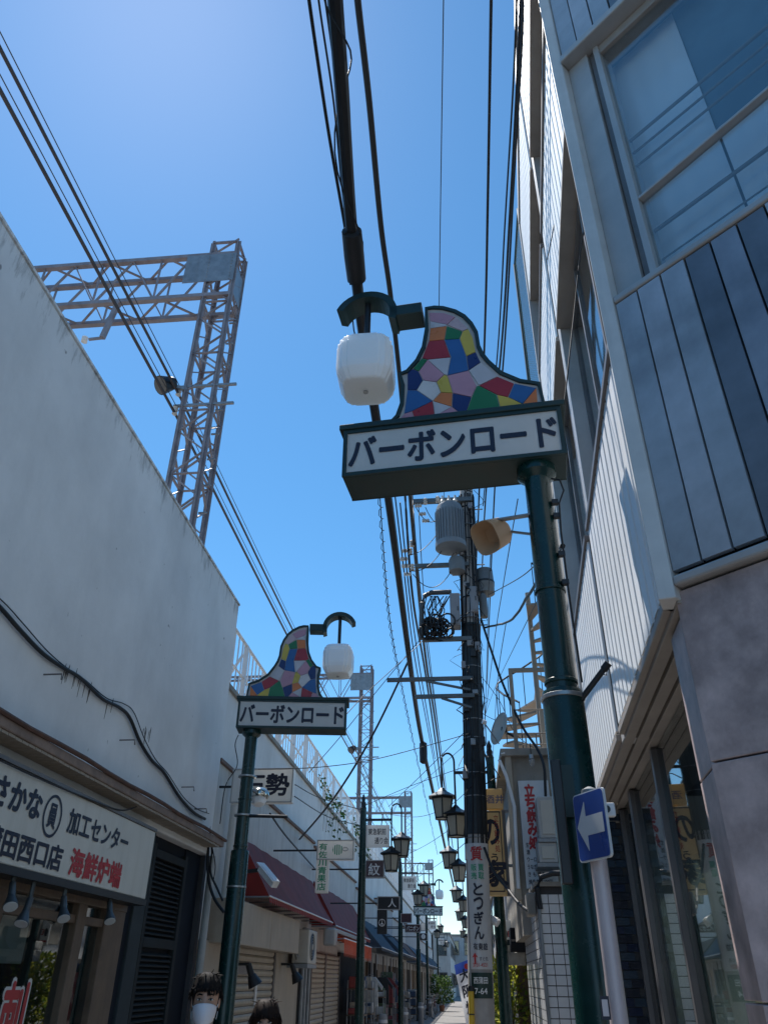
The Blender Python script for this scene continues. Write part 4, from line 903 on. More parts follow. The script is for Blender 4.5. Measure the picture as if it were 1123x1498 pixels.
awning(19.6, 26.6, 3.65, 2.72, -3.02, AWNRED, AWNRED2, 'shorter dark red awning with faded white print')
awning(18.9, 24.3, 2.52, 2.44, -2.72, ORANGE, ORANGE, 'orange roll out awning with scalloped edge', xw=-3.1, val=.36)
t = thing('awning_cassette', 'pale grey box at the near end of the orange awning', 'awning box', (-3.0, 18.6, 2.2))
MB().bx(-3.12, -2.86, 18.5, 18.88, 2.28, 2.62).build('housing', TRIM, t, bevel=.04); MB().bx(-3.12, -2.88, 18.88, 24.35, 2.54, 2.62).build('cassette_rail', TRIM, t, bevel=.01)
# air conditioner
ac = thing('air_conditioner', 'beige outdoor air conditioner unit under the red awning', 'air conditioner', (-3.15, 17.2, 1.88))
ACM = M('ac_casing', (.52,.49,.43), .5, var=.08)
MB().bx(-3.42, -3.10, 16.75, 17.65, 1.92, 2.5).build('casing', ACM, ac, bevel=.02)
q = MB(); cF = V((-3.098, 17.12, 2.21))
for r in (.235, .19, .145, .1, .055):
    pts = [cF + V((.006, r*math.cos(a), r*math.sin(a))) for a in [2*math.pi*k/24 for k in range(25)]]; q.tube(pts, .006, 4)
q.build('fan_grille', GALV, ac)
MB().cyl(cF + V((-.004, 0, 0)), cF + V((.002, 0, 0)), .24, n=28).build('fan_recess', INTERIOR, ac)
MB().cyl(cF + V((0, 0, 0)), cF + V((.016, 0, 0)), .05, n=16).build('fan_hub', ACM, ac)
MB().bx(-3.5, -3.1, 16.7, 17.7, 1.85, 1.915).build('bracket_shelf', GALV, ac)
MB().tube([(-3.3, 16.74, 2.05), (-3.3, 16.6, 2.0), (-3.32, 16.45, 2.2), (-3.35, 16.4, 2.6)], .025, 8).build('hose', M('ac_hose', (.35,.34,.31), .7), ac, smooth=True)
# shop lamps on the shutter
for (p, lb) in (((-3.3, 12.95, 1.75), 'black gooseneck spotlight in front of the beige shutter'), ((-3.3, 16.2, 1.8), 'black spotlight beside the air conditioner')):
    t = thing('wall_spotlight', lb, 'lamp', p); P_ = V(p)
    MB().bar(P_ + V((-.2, 0, .1)), P_ + V((.02, 0, .1)), .04).build('arm', BLACKP, t)
    MB().cyl(P_ + V((0, 0, .1)), P_ + V((.06, .03, -.05)), .045, .05, n=12).build('neck', BLACKP, t, smooth=True)
    MB().cyl(P_ + V((.055, .03, -.04)), P_ + V((.12, .06, -.17)), .06, .11, n=16).build('shade', BLACKP, t, smooth=True)
# silver floodlight and camera behind the left pole
t = thing('floodlight', 'silver dome floodlight beside the left green pole', 'lamp', (-2.7, 10.3, 3.6)); P_ = aY(380, 1163, 10.4)
MB().ball(P_, (.13, .13, .1), 16, 10).build('dome', M('polished_alu', (.6,.58,.52), .15, .9), t, smooth=True)
MB().cyl(P_ + V((0, -.02, -.06)), P_ + V((.01, -.04, -.13)), .11, .07, n=16).build('lens', FROST, t, smooth=True)
MB().bar(P_, V((-2.75, 10.15, P_.z+.03)), .035).build('bracket', GALV, t)
t = thing('security_camera', 'white box security camera over the red awning end', 'camera', (-3.1, 12.6, 3.3)); P_ = aY(385, 1272, 12.4)
d = V((.5, -.35, -.45)).normalized()
MB().bar(P_ - d*.05, P_ + d*.38, .12, .11).build('housing', WHITEP, t, bevel=.01); MB().bar(P_ - d*.06 + V((-.02, 0, .06)), P_ + d*.42 + V((-.02, 0, .06)), .15, .015).build('sun_hood', WHITEP, t)
MB().bar(P_, P_ + V((-.3, .1, -.02)), .05).build('bracket', BLACKP, t)
# projecting signs
def box_sign(x0, x1, z0, z1, Y, mat, label, dp=.14, fm=None):
    t = thing('projecting_sign', label, 'sign', ((x0+x1)/2, Y, z0), 'projecting shop signs'); MB().bx(x0, x1, Y, Y+dp, z0, z1).build('sign_box', mat, t, bevel=.012)
    q = MB(); e = .018
    for a, b, c, d in ((x0, x1, z0, z0+e), (x0, x1, z1-e, z1), (x0, x0+e, z0+e, z1-e), (x1-e, x1, z0+e, z1-e)): q.bx(a, b, Y-.012, Y-.0005, c, d)
    q.build('sign_rim', fm or TRIM, t); MB().bar((x0, Y+dp/2, (z0+z1)/2), (-3.55 if x0 < -1 else 1.0, Y+dp/2, (z0+z1)/2), .03).build('bracket', BLACKP, t)
    return t
s = box_sign(-3.35, -2.44, 3.82, 4.30, 11.25, CREAM, 'white box sign with two brush characters behind the left pole')
text('石勢', (-3.2, 11.25, 3.92), (.7, 0, 0), (0, 0, .3), INK, s, .03)
s = box_sign(-2.72, -2.03, 3.53, 3.87, 15.0, CREAM, 'white sign with green vertical lettering and a melon emblem')
MB().bx(-2.72, -2.49, 15.0, 15.14, 2.99, 3.528).build('lower_panel', CREAM, s, bevel=.01)
vtext('有佐川青果店', (-2.68, 15, 3.02), (.15, 0, 0), (0, 0, .8), GREENINK, s, .02, .06)
q = MB(); cE = V((-2.33, 14.994, 3.7))
for k in range(5): q.prism([cE + V((x_*.1, 0, z_*.09)) for x_, z_ in (( -1+.4*k, -(1-(-1+.4*k)**2)**.5 if abs(-1+.4*k) < 1 else 0), (-.8+.4*k, -(1-min(1, abs(-.8+.4*k))**2)**.5), (-.8+.4*k, (1-min(1, abs(-.8+.4*k))**2)**.5), (-1+.4*k, (1-min(1, abs(-1+.4*k))**2)**.5))], (0, -.004 if k % 2 else -.002, 0))
q.build('melon_emblem', GREENINK, s)
MB().tube([cE + V((.14 + .05*math.cos(a), -.004, .03*math.sin(a)+.01)) for a in [2*math.pi*k/12 for k in range(13)]], .006, 5).build('melon_emblem', GALV, s)
MAROON = M('sign_maroon', (.06,.02,.025), .5, var=.15)
s = box_sign(-2.32, -1.86, 3.65, 4.02, 19.0, M('sign_brown', (.09,.055,.06), .5, var=.15), 'small brown sign with one white crest character beyond the lantern post'); text('紋', (-2.22, 19, 3.7), (.26, 0, 0), (0, 0, .25), WHITEINK, s, .01)
s = box_sign(-2.22, -1.66, 3.14, 3.44, 21.0, BLACKP, 'black L shaped sign with white characters above the slate awnings'); text('人', (-1.95, 21, 3.2), (.2, 0, 0), (0, 0, .19), WHITEINK, s, .01)
MB().bx(-2.22, -1.98, 21, 21.14, 2.62, 3.138).build('lower_panel', BLACKP, s, bevel=.01)
pts = [V((-2.1 + .075*math.cos(a), 20.99, 2.86 + .075*math.sin(a))) for a in [2*math.pi*k/20 for k in range(21)]]
q = MB().tube(pts, .007, 5); q.bar((-2.1, 20.99, 2.79), (-2.1, 20.99, 2.93), .012); q.bar((-2.1, 20.99, 2.86), (-2.05, 20.99, 2.81), .012); q.bar((-2.1, 20.99, 2.86), (-2.15, 20.99, 2.81), .012); q.build('round_emblem', WHITEINK, s)
def far_sign(px0, py0, px1, py1, Y, mat, tx, tm, label):
    a, b = aY(px0, py0, Y), aY(px1, py1, Y); s = box_sign(a.x, b.x, b.z, a.z, Y, mat, label)
    if tx: text(tx, (a.x + .1*(b.x-a.x), Y, b.z + .2*(a.z-b.z)), ((b.x-a.x)*.8, 0, 0), (0, 0, (a.z-b.z)*.6), tm, s, .015)
    return s
far_sign(592, 1352, 615, 1364, 32, MAROON, 'パニポン', WHITEINK, 'maroon sign with white katakana far down the left shops')
far_sign(586, 1336, 602, 1350, 29, MAROON, '', None, 'plain dark maroon sign above the maroon katakana sign')
far_sign(615, 1350, 622, 1362, 34, CREAM, '', None, 'small blank white sign beside the maroon katakana sign')
s = far_sign(613, 1365, 625, 1376, 35, BLACKP, '', None, 'small black sign with a round white emblem far down the left shops')
a = aY(619, 1370, 34.98); MB().cyl(a, a + V((0, -.006, 0)), .09, n=16).build('round_emblem', WHITEINK, s)

# shops farther along
rnd = random.Random(3)
specs = [(27.3, 34, 'slate awning unit shop beyond the red awnings', AWNBLUE), (34.1, 41, 'shop under the second slate awning', AWNBLUE), (41.1, 50, 'shop with faded brown awning beyond the slate awnings', M('awning_brown', (.15,.07,.05), .75, var=.25, trans=.2)), (50.1, 64, 'distant shop with long slate blue awning', M('awning_far_blue', (.10,.14,.2), .75, var=.2, trans=.2)), (64.1, 86, 'farthest low shop on the left of the street', AWNBLUE)]
GOODS = [M('goods_%d' % i, c, .7, var=.3, sc=6) for i, c in enumerate(((.25,.05,.05), (.4,.36,.3), (.05,.08,.14), (.5,.5,.48), (.2,.14,.08), (.1,.16,.1), (.32,.1,.12)))]
goodn = ['red', 'beige', 'navy', 'white', 'brown', 'green', 'pink']
for i, (y0, y1, lb, am) in enumerate(specs):
    t = shop(y0, y1, 4.2 + .25*(i % 2), GREYW if i % 2 else PALEW, lb)
    y = y0 + .2
    while y < y1 - 1:
        w = rnd.uniform(.9, 1.8)
        MB().bx(SHX-.2, SHX-.08, y, min(y+w, y1-.1), 0, 2.2).build('shop_front', rnd.choice((INTERIOR, INTERIOR, SHUTTER, WOOD)), t)
        MB().bx(SHX-.12, SHX-.02, min(y+w, y1-.1), min(y+w+.1, y1), 0, 2.5).build('front_post', rnd.choice((BROWNAL, WHITEP, WOOD)), t); y += w + .1
    MB().bx(SHX-.2, SHX-.06, y0, y1, 2.2, 2.55).build('fascia', GREYW, t)
    awning(y0+.2, y1-.2, 3.45, 2.55 + .05*(i % 3), -2.75 + .1*(i % 2), am, am, ('first', 'second', 'third', 'fourth', 'last')[i] + (' slate awning past the red ones' if i < 2 else ' awning of the distant shops on the left'))
SPOTS = [(24.4, -3.1), (25.4, -3.0), (26.4, -3.05), (28.3, -2.95), (29.6, -3.0), (31.2, -2.9), (33, -3.0), (36, -2.9), (38.5, -2.85), (44, -2.9), (47, -2.8)]
lab = ['beside the orange awning', 'second beyond the orange awning', 'third beyond the orange awning', 'first under the slate awnings', 'second under the slate awnings', 'third under the slate awnings', 'fourth under the slate awnings', 'first under the second slate awning', 'second under the second slate awning', 'first before the brown awning', 'second before the brown awning']
for i, (y, x) in enumerate(SPOTS):
    k = i % 7; t = thing('goods_rack', goodn[k] + ' goods stacked on a rack ' + lab[i], 'rack', (x, y, 0), 'racks of goods outside the left shops')
    h = rnd.uniform(1.1, 1.9)
    for dx in (-.22, .22):
        for dy in (-.35, .35): MB().bx(x+dx-.015, x+dx+.015, y+dy-.015, y+dy+.015, 0, h).build('upright', GALV, t)
    for j in range(3):
        z = .25 + j*(h-.35)/2.2; MB().bx(x-.24, x+.24, y-.37, y+.37, z, z+.03).build('shelf', WOOD, t)
        for m in range(3): MB().bx(x-.2, x+.2, y-.33+m*.23, y-.33+m*.23+.2, z+.031, z+.03+rnd.uniform(.12, .3)).build('goods', GOODS[(k+m) % 7 if m else k], t, bevel=.02)
# hanging clothes under the slate awnings
for i, (y, x) in enumerate(((28.8, -2.85), (30.3, -2.85), (32.0, -2.85), (25.9, -2.9))):
    t = thing('hanging_garment', ('dark', 'red', 'navy', 'white')[i] + ' garment hanging ' + ('under the first slate awning', 'in the middle under the first slate awning', 'at the far end of the first slate awning', 'beside the orange awning')[i], 'garment', (x, y, 1), 'garments hung outside the left shops')
    gm = (BLACKP, GOODS[0], GOODS[2], GOODS[3])[i]
    MB().prism([(x-.22, y, 1.0), (x+.22, y, 1.0), (x+.2, y, 1.55), (x+.32, y, 1.4), (x+.36, y, 1.5), (x+.14, y, 1.74), (x-.14, y, 1.74), (x-.36, y, 1.5), (x-.32, y, 1.4), (x-.2, y, 1.55)][::-1], (0, .06, 0)).build('cloth', gm, t, bevel=.02)
    MB().tube([(x-.14, y+.03, 1.74), (x, y+.03, 1.82), (x+.14, y+.03, 1.74), (x, y+.03, 1.82), (x, y+.03, 2.4)], .008, 5).build('hanger', GALV, t)

# far end buildings
def block(x0, x1, y0, y1, h, mat, label, nf, nwx, nwy=0, face='y'):
    t = thing('building', label, 'building', ((x0+x1)/2, (y0+y1)/2, 0)); MB().bx(x0, x1, y0, y1, 0, h).build('wall', mat, t)
    MB().bx(x0-.08, x1+.08, y0-.08, y1+.08, h, h+.25).build('roof_edge', CONC, t)
    fh = h/nf
    for f in range(nf):
        for k in range(nwx):
            w = (x1-x0)/nwx; a = x0 + w*k + w*.2
            fr = MB().bx(a, a+w*.6, y0-.05, y0-.002, f*fh+fh*.35, f*fh+fh*.85).build('window', BROWNAL, t); MB().bx(a+.08, a+w*.6-.08, y0-.06, y0-.051, f*fh+fh*.35+.08, f*fh+fh*.85-.08).build('pane', DARKWIN, fr)
        for k in range(nwy):
            w = (y1-y0)/nwy; a = y0 + w*k + w*.2; X = x0 if face == 'w' else x1; s_ = -1 if face == 'w' else 1
            fr = MB().bx(min(X, X+s_*.05), max(X, X+s_*.05), a, a+w*.6, f*fh+fh*.35, f*fh+fh*.85).build('window', BROWNAL, t)
            MB().bx(min(X+s_*.051, X+s_*.06), max(X+s_*.051, X+s_*.06), a+.08, a+w*.6-.08, f*fh+fh*.35+.08, f*fh+fh*.85-.08).build('pane', DARKWIN, fr)
    return t
block(-4.5, 6, 118, 130, 6.8, GREYW, 'grey building closing the far end of the street', 2, 6)
block(-3.6, -1.9, 88, 116, 5.6, PALEW, 'pale low building near the street end on the left', 2, 1, 5, 'e')
block(1.0, 6, 23, 44, 4.4, GREYW, 'grey two storey building along the right side beyond the yellow sign', 2, 3, 6, 'w')
block(1.05, 6, 44.2, 80, 5.2, PALEW, 'pale building farther along the right side of the street', 2, 3, 8, 'w')
block(1.15, 5, 16.6, 22.8, 4.7, M('white_render', (.66,.67,.68), .7, var=.08, streak=.2, dirt=(.4,.39,.37)), 'white rendered building behind the yellow eel sign', 2, 3, 2, 'w')
# low shrubs down the street, bicycle, bollards
LEAF = [M('leaf_%d' % i, c, .5, var=.3, sc=8, trans=.35) for i, c in enumerate(((.03,.075,.015), (.07,.13,.02), (.16,.2,.025)))]
def shrub(x, y, w, h, n, label, mats, pot=True, leaf=.06):
    t = thing('shrub', label, 'plant', (x, y, 0)); 
    if pot: MB().lathe((x, y, 0), [(.14, 0), (.19, .3), (.2, .32), (.17, .31)], 14).build('pot', M('terracotta', (.3,.14,.09), .8), t, smooth=True)
    q = MB()
    for k in range(7):
        a = 2*math.pi*k/7; q.tube([(x, y, .1), (x + w*.25*math.cos(a), y + w*.25*math.sin(a), h*.55), (x + w*.42*math.cos(a+.5), y + w*.42*math.sin(a+.5), h*.9)], [.018, .012, .005], 5)
    q.build('stems', WOOD, t)
    for j, m in enumerate(mats):
        q = MB()
        for k in range(n//len(mats)):
            th = rnd.uniform(0, 6.28); rr = w*.55*rnd.random()**.5; zz = h*(.22 + .78*rnd.random()); rr *= 1 - .45*max(0, zz/h-.5); p = V((x + rr*math.cos(th), y + rr*math.sin(th), zz))
            d = V((math.cos(th)*.6 + rnd.uniform(-.6, .6), math.sin(th)*.6 + rnd.uniform(-.6, .6), rnd.uniform(-.3, .9))).normalized(); sd = d.cross(V((rnd.uniform(-1, 1), rnd.uniform(-1, 1), rnd.uniform(-1, 1)))).normalized(); L = leaf*rnd.uniform(.7, 1.5)
            nn_ = d.cross(sd)*L*.12
            q.add([p, p + d*L*.5 + sd*L*.26 + nn_, p + d*L, p + d*L*.5 - sd*L*.26 + nn_], [(0, 1, 2), (0, 2, 3)])
        q.build('foliage', m, t, kind='stuff')
    return t
shrub(.74, 15.7, 1.0, 2.0, 2200, 'bright yellow green sunlit shrub below the stone lintel', [M('leaf_lit', (.12,.19,.03), .5, var=.3, trans=.55), M('leaf_yellow', (.26,.29,.03), .5, var=.3, trans=.6), M('leaf_pale', (.36,.36,.06), .5, var=.3, trans=.6)], False, .1)
shrub(-1.9, 58, 1.4, 1.9, 900, 'dark green bush far down the left side of the street', LEAF[:2], True, .16)
for i, (x, y) in enumerate(((-2.6, 26.5), (-2.45, 33), (-2.3, 41), (-2.2, 49))):
    t = thing('bollard', ('stone bollard nearest the orange awning', 'second stone bollard on the left kerb', 'third stone bollard on the left kerb', 'farthest stone bollard on the left kerb')[i], 'bollard', (x, y, 0), 'stone bollards on the left kerb')
    MB().lathe((x, y, 0), [(.13, 0), (.13, .75), (.1, .82)], 14).build('shaft', KERB, t, smooth=True); MB().lathe((x, y, .6), [(.132, 0), (.136, .01), (.136, .07), (.132, .08)], 14).build('band', WHITEP, t)
def bicycle(x, y, rot, col, label):
    t = thing('bicycle', label, 'bicycle', (x, y, 0), 'bicycles parked on the left'); c, s_ = math.cos(rot), math.sin(rot)
    W = lambda a, z, o=0: V((x + a*c - o*s_, y + a*s_ + o*c, z))
    for a in (-.52, .52):
        w = MB().tube([W(a + .33*math.cos(k*math.pi/12), .34 + .33*math.sin(k*math.pi/12)) for k in range(25)], .018, 6).build('wheel', RUBBER, t)
        q = MB()
        for k in range(10): q.bar(W(a, .34), W(a + .32*math.cos(k*.628), .34 + .32*math.sin(k*.628)), .004)
        q.build('spokes', GALV, w)
    fm = M('bike_%s' % label[:4], col, .3); q = MB()
    for p, r_ in (((-.52, .34), (-.1, .3)), ((-.1, .3), (-.2, .82)), ((-.1, .3), (.38, .72)), ((-.18, .7), (.36, .85)), ((-.52, .34), (-.18, .7)), ((.52, .34), (.36, .95))): q.cyl(W(*p), W(*r_), .016, n=8)
    q.build('frame', fm, t); MB().box(W(-.21, .86), (.24, .14, .06), (V((c, s_, 0)), V((-s_, c, 0)), UZ)).build('saddle', BLACKP, t, bevel=.02)
    MB().tube([W(.28, 1.0, -.25), W(.36, 1.0, -.1), W(.36, .98, 0), W(.36, 1.0, .1), W(.28, 1.0, .25)], .012, 6).build('handlebar', GALV, t)
    q = MB()
    for o in (-.15, .15): q.bar(W(.4, .8, o), W(.75, .8, o), .012); q.bar(W(.4, 1.0, o), W(.78, 1.0, o), .012)
    for a in (.4, .52, .64, .76):
        q.bar(W(a, .8, -.15), W(a, .8, .15), .008)
        for o in (-.15, .15): q.bar(W(a, .8, o), W(a, 1.0, o), .008)
    q.build('basket', GALV, t)
bicycle(-2.15, 46, R(70), (.02,.03,.06), 'dark bicycle parked far down the left side')
bicycle(-2.2, 51.5, R(75), (.2,.03,.05), 'reddish bicycle parked beyond the dark one')

# ------------------------------------------------------------------ right side beyond the corner building
# white tiled annex
tb = thing('tiled_annex', 'low annex clad in square white tiles beyond the near green pole', 'building', (1.5, 12, 0))
TX0, TY0, TY1, TZ = .86, 10.5, 13.6, 2.66
GR = M('dark_grout', (.05,.05,.055), .9); TW = M('white_tile', (.62,.63,.65), .22, var=.06, sc=8)
MB().bx(TX0+.01, 3.4, TY0+.01, TY1, 0, TZ).build('wall', GR, tb)
tf = MB().bx(.004, .122, 0, .0095, .004, .10).mesh('tile'); tf.materials.append(TW)
z = .35
while z + .1 < TZ:
    x = TX0
    while x < 2.05: inst('tile', tf, tb, (x, TY0+.0005, z)); x += .127
    z += .106
tl = MB().bx(0, .0095, .004, .122, .004, .10).mesh('tile'); tl.materials.append(TW)
z = .95
while z + .1 < TZ:
    y = TY0 + .012
    while y + .12 < TY1: inst('tile', tl, tb, (TX0+.0005, y, z)); y += .127
    z += .106
MB().bx(TX0-.03, 3.4, TY0-.04, TY1, TZ, TZ+.05).build('roof_edge', CONC, tb)
MB().tube([(TX0+.02, TY0-.02, TZ-.25), (TX0+.0, TY0-.03, TZ-.02), (TX0+.06, TY0-.05, TZ+.1), (TX0+.2, TY0-.06, TZ+.14), (3, TY0-.06, TZ+.16)], .035, 10).build('roof_pipe', BLACKP, tb, smooth=True)
MB().bx(TX0-.12, TX0-.01, TY0+.2, TY0+.6, TZ-.3, TZ-.05).build('gutter_box', CONC, tb, bevel=.02)
MB().cyl((TX0+.005, TY0-.02, 0), (TX0+.005, TY0-.02, TZ-.1), .022, n=10).build('corner_pipe', GALV, tb, smooth=True)
MB().tube([(1.34, TY0-.12, .4), (1.29, TY0-.12, 1.3), (1.24, TY0-.12, 2.05)], .016, 8).build('handrail', M('brass_rail', (.5,.46,.36), .3, .6), tb, smooth=True)
MB().tube([(1.27, TY0-.12, 1.83), (1.15, TY0-.12, 1.83)], .02, 8).build('handrail_bracket', WHITEP, tb)

# concrete house with menu board
ch_ = thing('concrete_house', 'weathered concrete house under the rooftop spiral stair', 'building', (2, 13, 0))
HY = 11.9; hx0 = aY(750, 1150, HY).x; hz = aY(760, 1108, HY).z
MB().bx(hx0, 4.5, HY, 16.4, 2.2, hz).build('wall', CONC, ch_)
MB().bx(hx0-.16, 4.5, HY-.12, 16.4, hz, hz+.11).build('roof_slab', CONC, ch_, bevel=.01)
MB().bx(hx0-.09, hx0-.005, HY-.08, HY+.1, 2.62, hz-.001).build('corner_post', BEIGE, ch_)
pa = aY(727, 1112, HY); 
MB().tube([aY(738, 1102, HY-.1), aY(733, 1103, HY-.1), aY(730, 1112, HY-.1), aY(740, 1135, HY-.1), aY(752, 1180, HY-.1), aY(758, 1300, HY-.1)], .025, 8).build('drain_pipe', WHITEP, ch_, smooth=True)
mb = thing('menu_board', 'tall white menu board with red vertical heading on the concrete house', 'sign', (1.2, HY, 2.8))
MY = HY - .06; a, b = aY(757, 1142, MY), aY(812, 1300, MY)
MB().bx(a.x, b.x+.05, MY, MY+.05, b.z, a.z).build('board', M('menu_white', (.58,.60,.62), .5, var=.06, streak=.3, dirt=(.35,.33,.3)), mb, bevel=.006)
w = b.x-a.x
vtext('立ち飲み処', (a.x+.22*w, MY, a.z-.95), (.34*w, 0, 0), (0, 0, .9), REDINK, mb, .05, .05)
for i, (s1, wd) in enumerate((('生ビール 500円', .8), ('酒', .12), ('ウーロン 300円', .8), ('うなぎ串焼 300円', .85), ('き も 焼 300円', .82), ('焼鳥各種 120円', .82))):
    text(s1, (a.x+.1*w, MY, b.z + .53 - .095*i), (wd*w, 0, 0), (0, 0, .062), INK, mb, .015)
for i, (x0, y0, x1, y1) in enumerate(((784, 1165, 816, 1226), (786, 1232, 816, 1262))):
    A, B = aY(x0, y0, HY-.5), aY(x1, y1, HY-.5); t = thing('outdoor_unit', ('tall grey outdoor heater unit fixed beside the menu board', 'squat grey outdoor unit below the tall heater unit')[i], 'outdoor unit', ((A.x+B.x)/2, HY-.4, B.z))
    MB().bx(A.x, B.x, HY-.5, HY-.1, B.z, A.z).build('casing', M('unit_grey', (.45,.44,.42), .5, var=.12, streak=.3, dirt=(.25,.22,.2)), t, bevel=.015)
    q = MB(); 
    for k in range(9): zz = B.z + (A.z-B.z)*(.1+.09*k); q.bx(A.x-.008, A.x-.001, HY-.45, HY-.15, zz, zz+.018)
    q.build('side_grille', TRIM, t)
    MB().bx(A.x+.04, B.x-.04, HY-.512, HY-.501, B.z+.05, A.z-.05).build('front_panel', ACM, t, bevel=.006)
    MB().bx(A.x-.03, B.x+.03, HY-.52, HY-.06, B.z-.05, B.z-.005).build('shelf', GALV, t)
lb_ = thing('bare_bulb', 'clear bulb hanging under the concrete house roof slab', 'lamp', aY(777, 1100, HY-.2)); p = aY(777, 1112, HY-.3)
MB().cyl(p + UZ*.25, p + UZ*.06, .008, n=6).build('cord', RUBBER, lb_); MB().cyl(p + UZ*.08, p + UZ*.02, .03, .035, n=12).build('socket', ALU, lb_, smooth=True); MB().ball(p - UZ*.03, (.045, .045, .06), 14, 10).build('bulb', glass('bulb_clear', (.9,.9,.9), .02, .2, (.5,.5,.5)), lb_, smooth=True)

# rooftop spiral stair
SP = V((0, 13.3, 0)); tpx = aY(768, 868, 13.3); btx = aY(797, 1095, 13.3); cxs = (tpx.x+btx.x)/2
st = thing('spiral_stair', 'tan steel spiral stair rising above the concrete house', 'staircase', (cxs, 13.3, hz+.1)); TANS = M('stair_tan', (.30,.25,.20), .55, var=.15, streak=.25, dirt=(.2,.15,.11))
MB().cyl((cxs, 13.3, hz), (cxs, 13.3, tpx.z), .045, n=12).build('centre_post', TANS, st, smooth=True)
z = hz + .25; k = 0; hand = []
while z < tpx.z - .55:
    a = R(238 - 27*k); c = V((cxs, 13.3, z)); rr = .72
    p = lambda an, r: c + V((r*math.cos(an), r*math.sin(an), 0))
    MB().prism([p(a-.9, .04), p(a-.24, rr), p(a, rr*1.02), p(a+.24, rr), p(a+.9, .04)], UZ*.035).build('tread', TANS, st)
    MB().cyl(p(a, rr), p(a, rr) + UZ*.85, .009, n=6).build('baluster', BLACKP, st)
    hand.append(p(a, rr) + UZ*.85); z += .215; k += 1
MB().tube(hand, .018, 6).build('handrail', BLACKP, st, smooth=True)
# roof rail
rr_ = thing('roof_rail', 'low steel balcony rail on the concrete house roof', 'railing', (1.2, 12, hz+.1)); rx0 = aY(754, 1090, HY).x
for z in (.08, .25, .62):
    MB().cyl((rx0, HY, hz+.11+z), (3.5, HY, hz+.11+z), .012, n=6).build('rail', TANS, rr_)
for k in range(14): x = rx0 + k*.16; MB().cyl((x, HY, hz+.1), (x, HY, hz+.11+(.62 if k % 3 == 0 else .25)), .012, n=6).build('upright', TANS, rr_)
MB().bx(rx0-.02, rx0+.04, HY-.02, HY+.04, hz+.1, hz+1.35).build('corner_upright', TANS, rr_)
MB().bx(rx0-.02, rx0+1.2, HY-.02, HY+.04, hz+1.35, hz+1.41).build('top_beam', TANS, rr_)
MB().bx(rx0+.5, 3.5, HY+.9, HY+.95, hz+.1, hz+1.0).build('back_panel', BEIGE, rr_)
# satellite dish
dc = aY(733, 1067, HY+.1); sd = thing('satellite_dish', 'pale round satellite dish left of the spiral stair', 'satellite dish', dc - UZ*.3)
dn = V((-.85, -.45, .25)).normalized(); du = dn.cross(UZ).normalized(); dw = du.cross(dn); q = MB(); vs = []; fs = []; n = 24
for j in range(6):
    r = .24*j/5
    for k in range(n):
        a = 2*math.pi*k/n; vs.append(dc + du*(r*math.cos(a)) + dw*(r*1.08*math.sin(a)) + dn*(r*r*.9))
for j in range(5):
    for k in range(n): fs.append((j*n+k, j*n+(k+1) % n, (j+1)*n+(k+1) % n, (j+1)*n+k))
q.add(vs, fs); o = q.build('reflector', M('dish_cream', (.55,.49,.42), .5, var=.1), sd, smooth=True); so_ = o.modifiers.new('s', 'SOLIDIFY'); so_.thickness = .01
MB().tube([dc - dn*.02, dc - dn*.1 + UZ*-.02, dc + V((.2, 0, -.12)), V((rx0, HY, dc.z-.12))], .02, 8).build('mount_arm', BLACKP, sd, smooth=True); MB().box(dc - dn*.05, (.09, .09, .09)).build('bracket', BLACKP, sd)
MB().tube([dc + dw*-.24, dc + dn*.32], .01, 6).build('feed_arm', GALV, sd); MB().cyl(dc + dn*.34, dc + dn*.28, .035, n=10).build('feed_horn', WHITEP, sd)

# yellow eel sign
YM = M('sign_yellow', (.78,.62,.34), .5, var=.08, streak=.2, dirt=(.5,.38,.2), trans=.3)
ys_ = thing('vertical_sign', 'tall yellow vertical sign with black brush characters beside the utility pole', 'sign', (.6, 13.0, 2.9))
A, B = aY(700, 1186, 13.0), aY(742, 1310, 13.0)
MB().bx(A.x, B.x, 13.0, 13.18, B.z, A.z).build('sign_box', YM, ys_, bevel=.012)
q = MB()
for a, b, c, d in ((A.x+.04, B.x-.03, B.z+.05, B.z+.065), (B.x-.045, B.x-.03, B.z+.066, A.z-.03), (A.x+.04, B.x-.03, A.z-.029, A.z-.014)): q.bx(a, b, 12.992, 12.9995, c, d)
q.build('sign_border', INK, ys_)
MB().bx(B.x+.001, B.x+.05, 13.02, 13.16, B.z, A.z).build('side_frame', BROWNAL, ys_)
A2, B2 = aY(703, 1154, 13.0), aY(736, 1183, 13.0)
MB().bx(A2.x, B2.x, 13.0, 13.16, B2.z, A2.z).build('upper_box', YM, ys_, bevel=.01)
text('酒井', (A2.x+.06, 13.0, B2.z+.08), (.3, 0, 0), (0, 0, .13), M('blue_grey_ink', (.12,.16,.3), .5), ys_, .015)
vtext('立ち飲み処', (B.x-.14, 13.0, A.z-.62), (.075, 0, 0), (0, 0, .56), REDINK, ys_, .01, .06)
vtext('うなぎ', (B.x-.21, 13.0, A.z-1.05), (.1, 0, 0), (0, 0, .42), INK, ys_, .02, .06)
text('の', (A.x+.03, 13.0, A.z-.5), (.27, 0, 0), (0, 0, .36), INK, ys_, .03)
text('家', (A.x+.02, 13.0, B.z+.13), (.36, 0, 0), (0, 0, .36), INK, ys_, .035)
MB().bar((B.x, 13.1, 4.0), (1.2, 13.1, 4.0), .04).build('bracket', GALV, ys_); MB().bar((B.x, 13.1, 3.2), (1.2, 13.1, 3.2), .04).build('bracket', GALV, ys_)
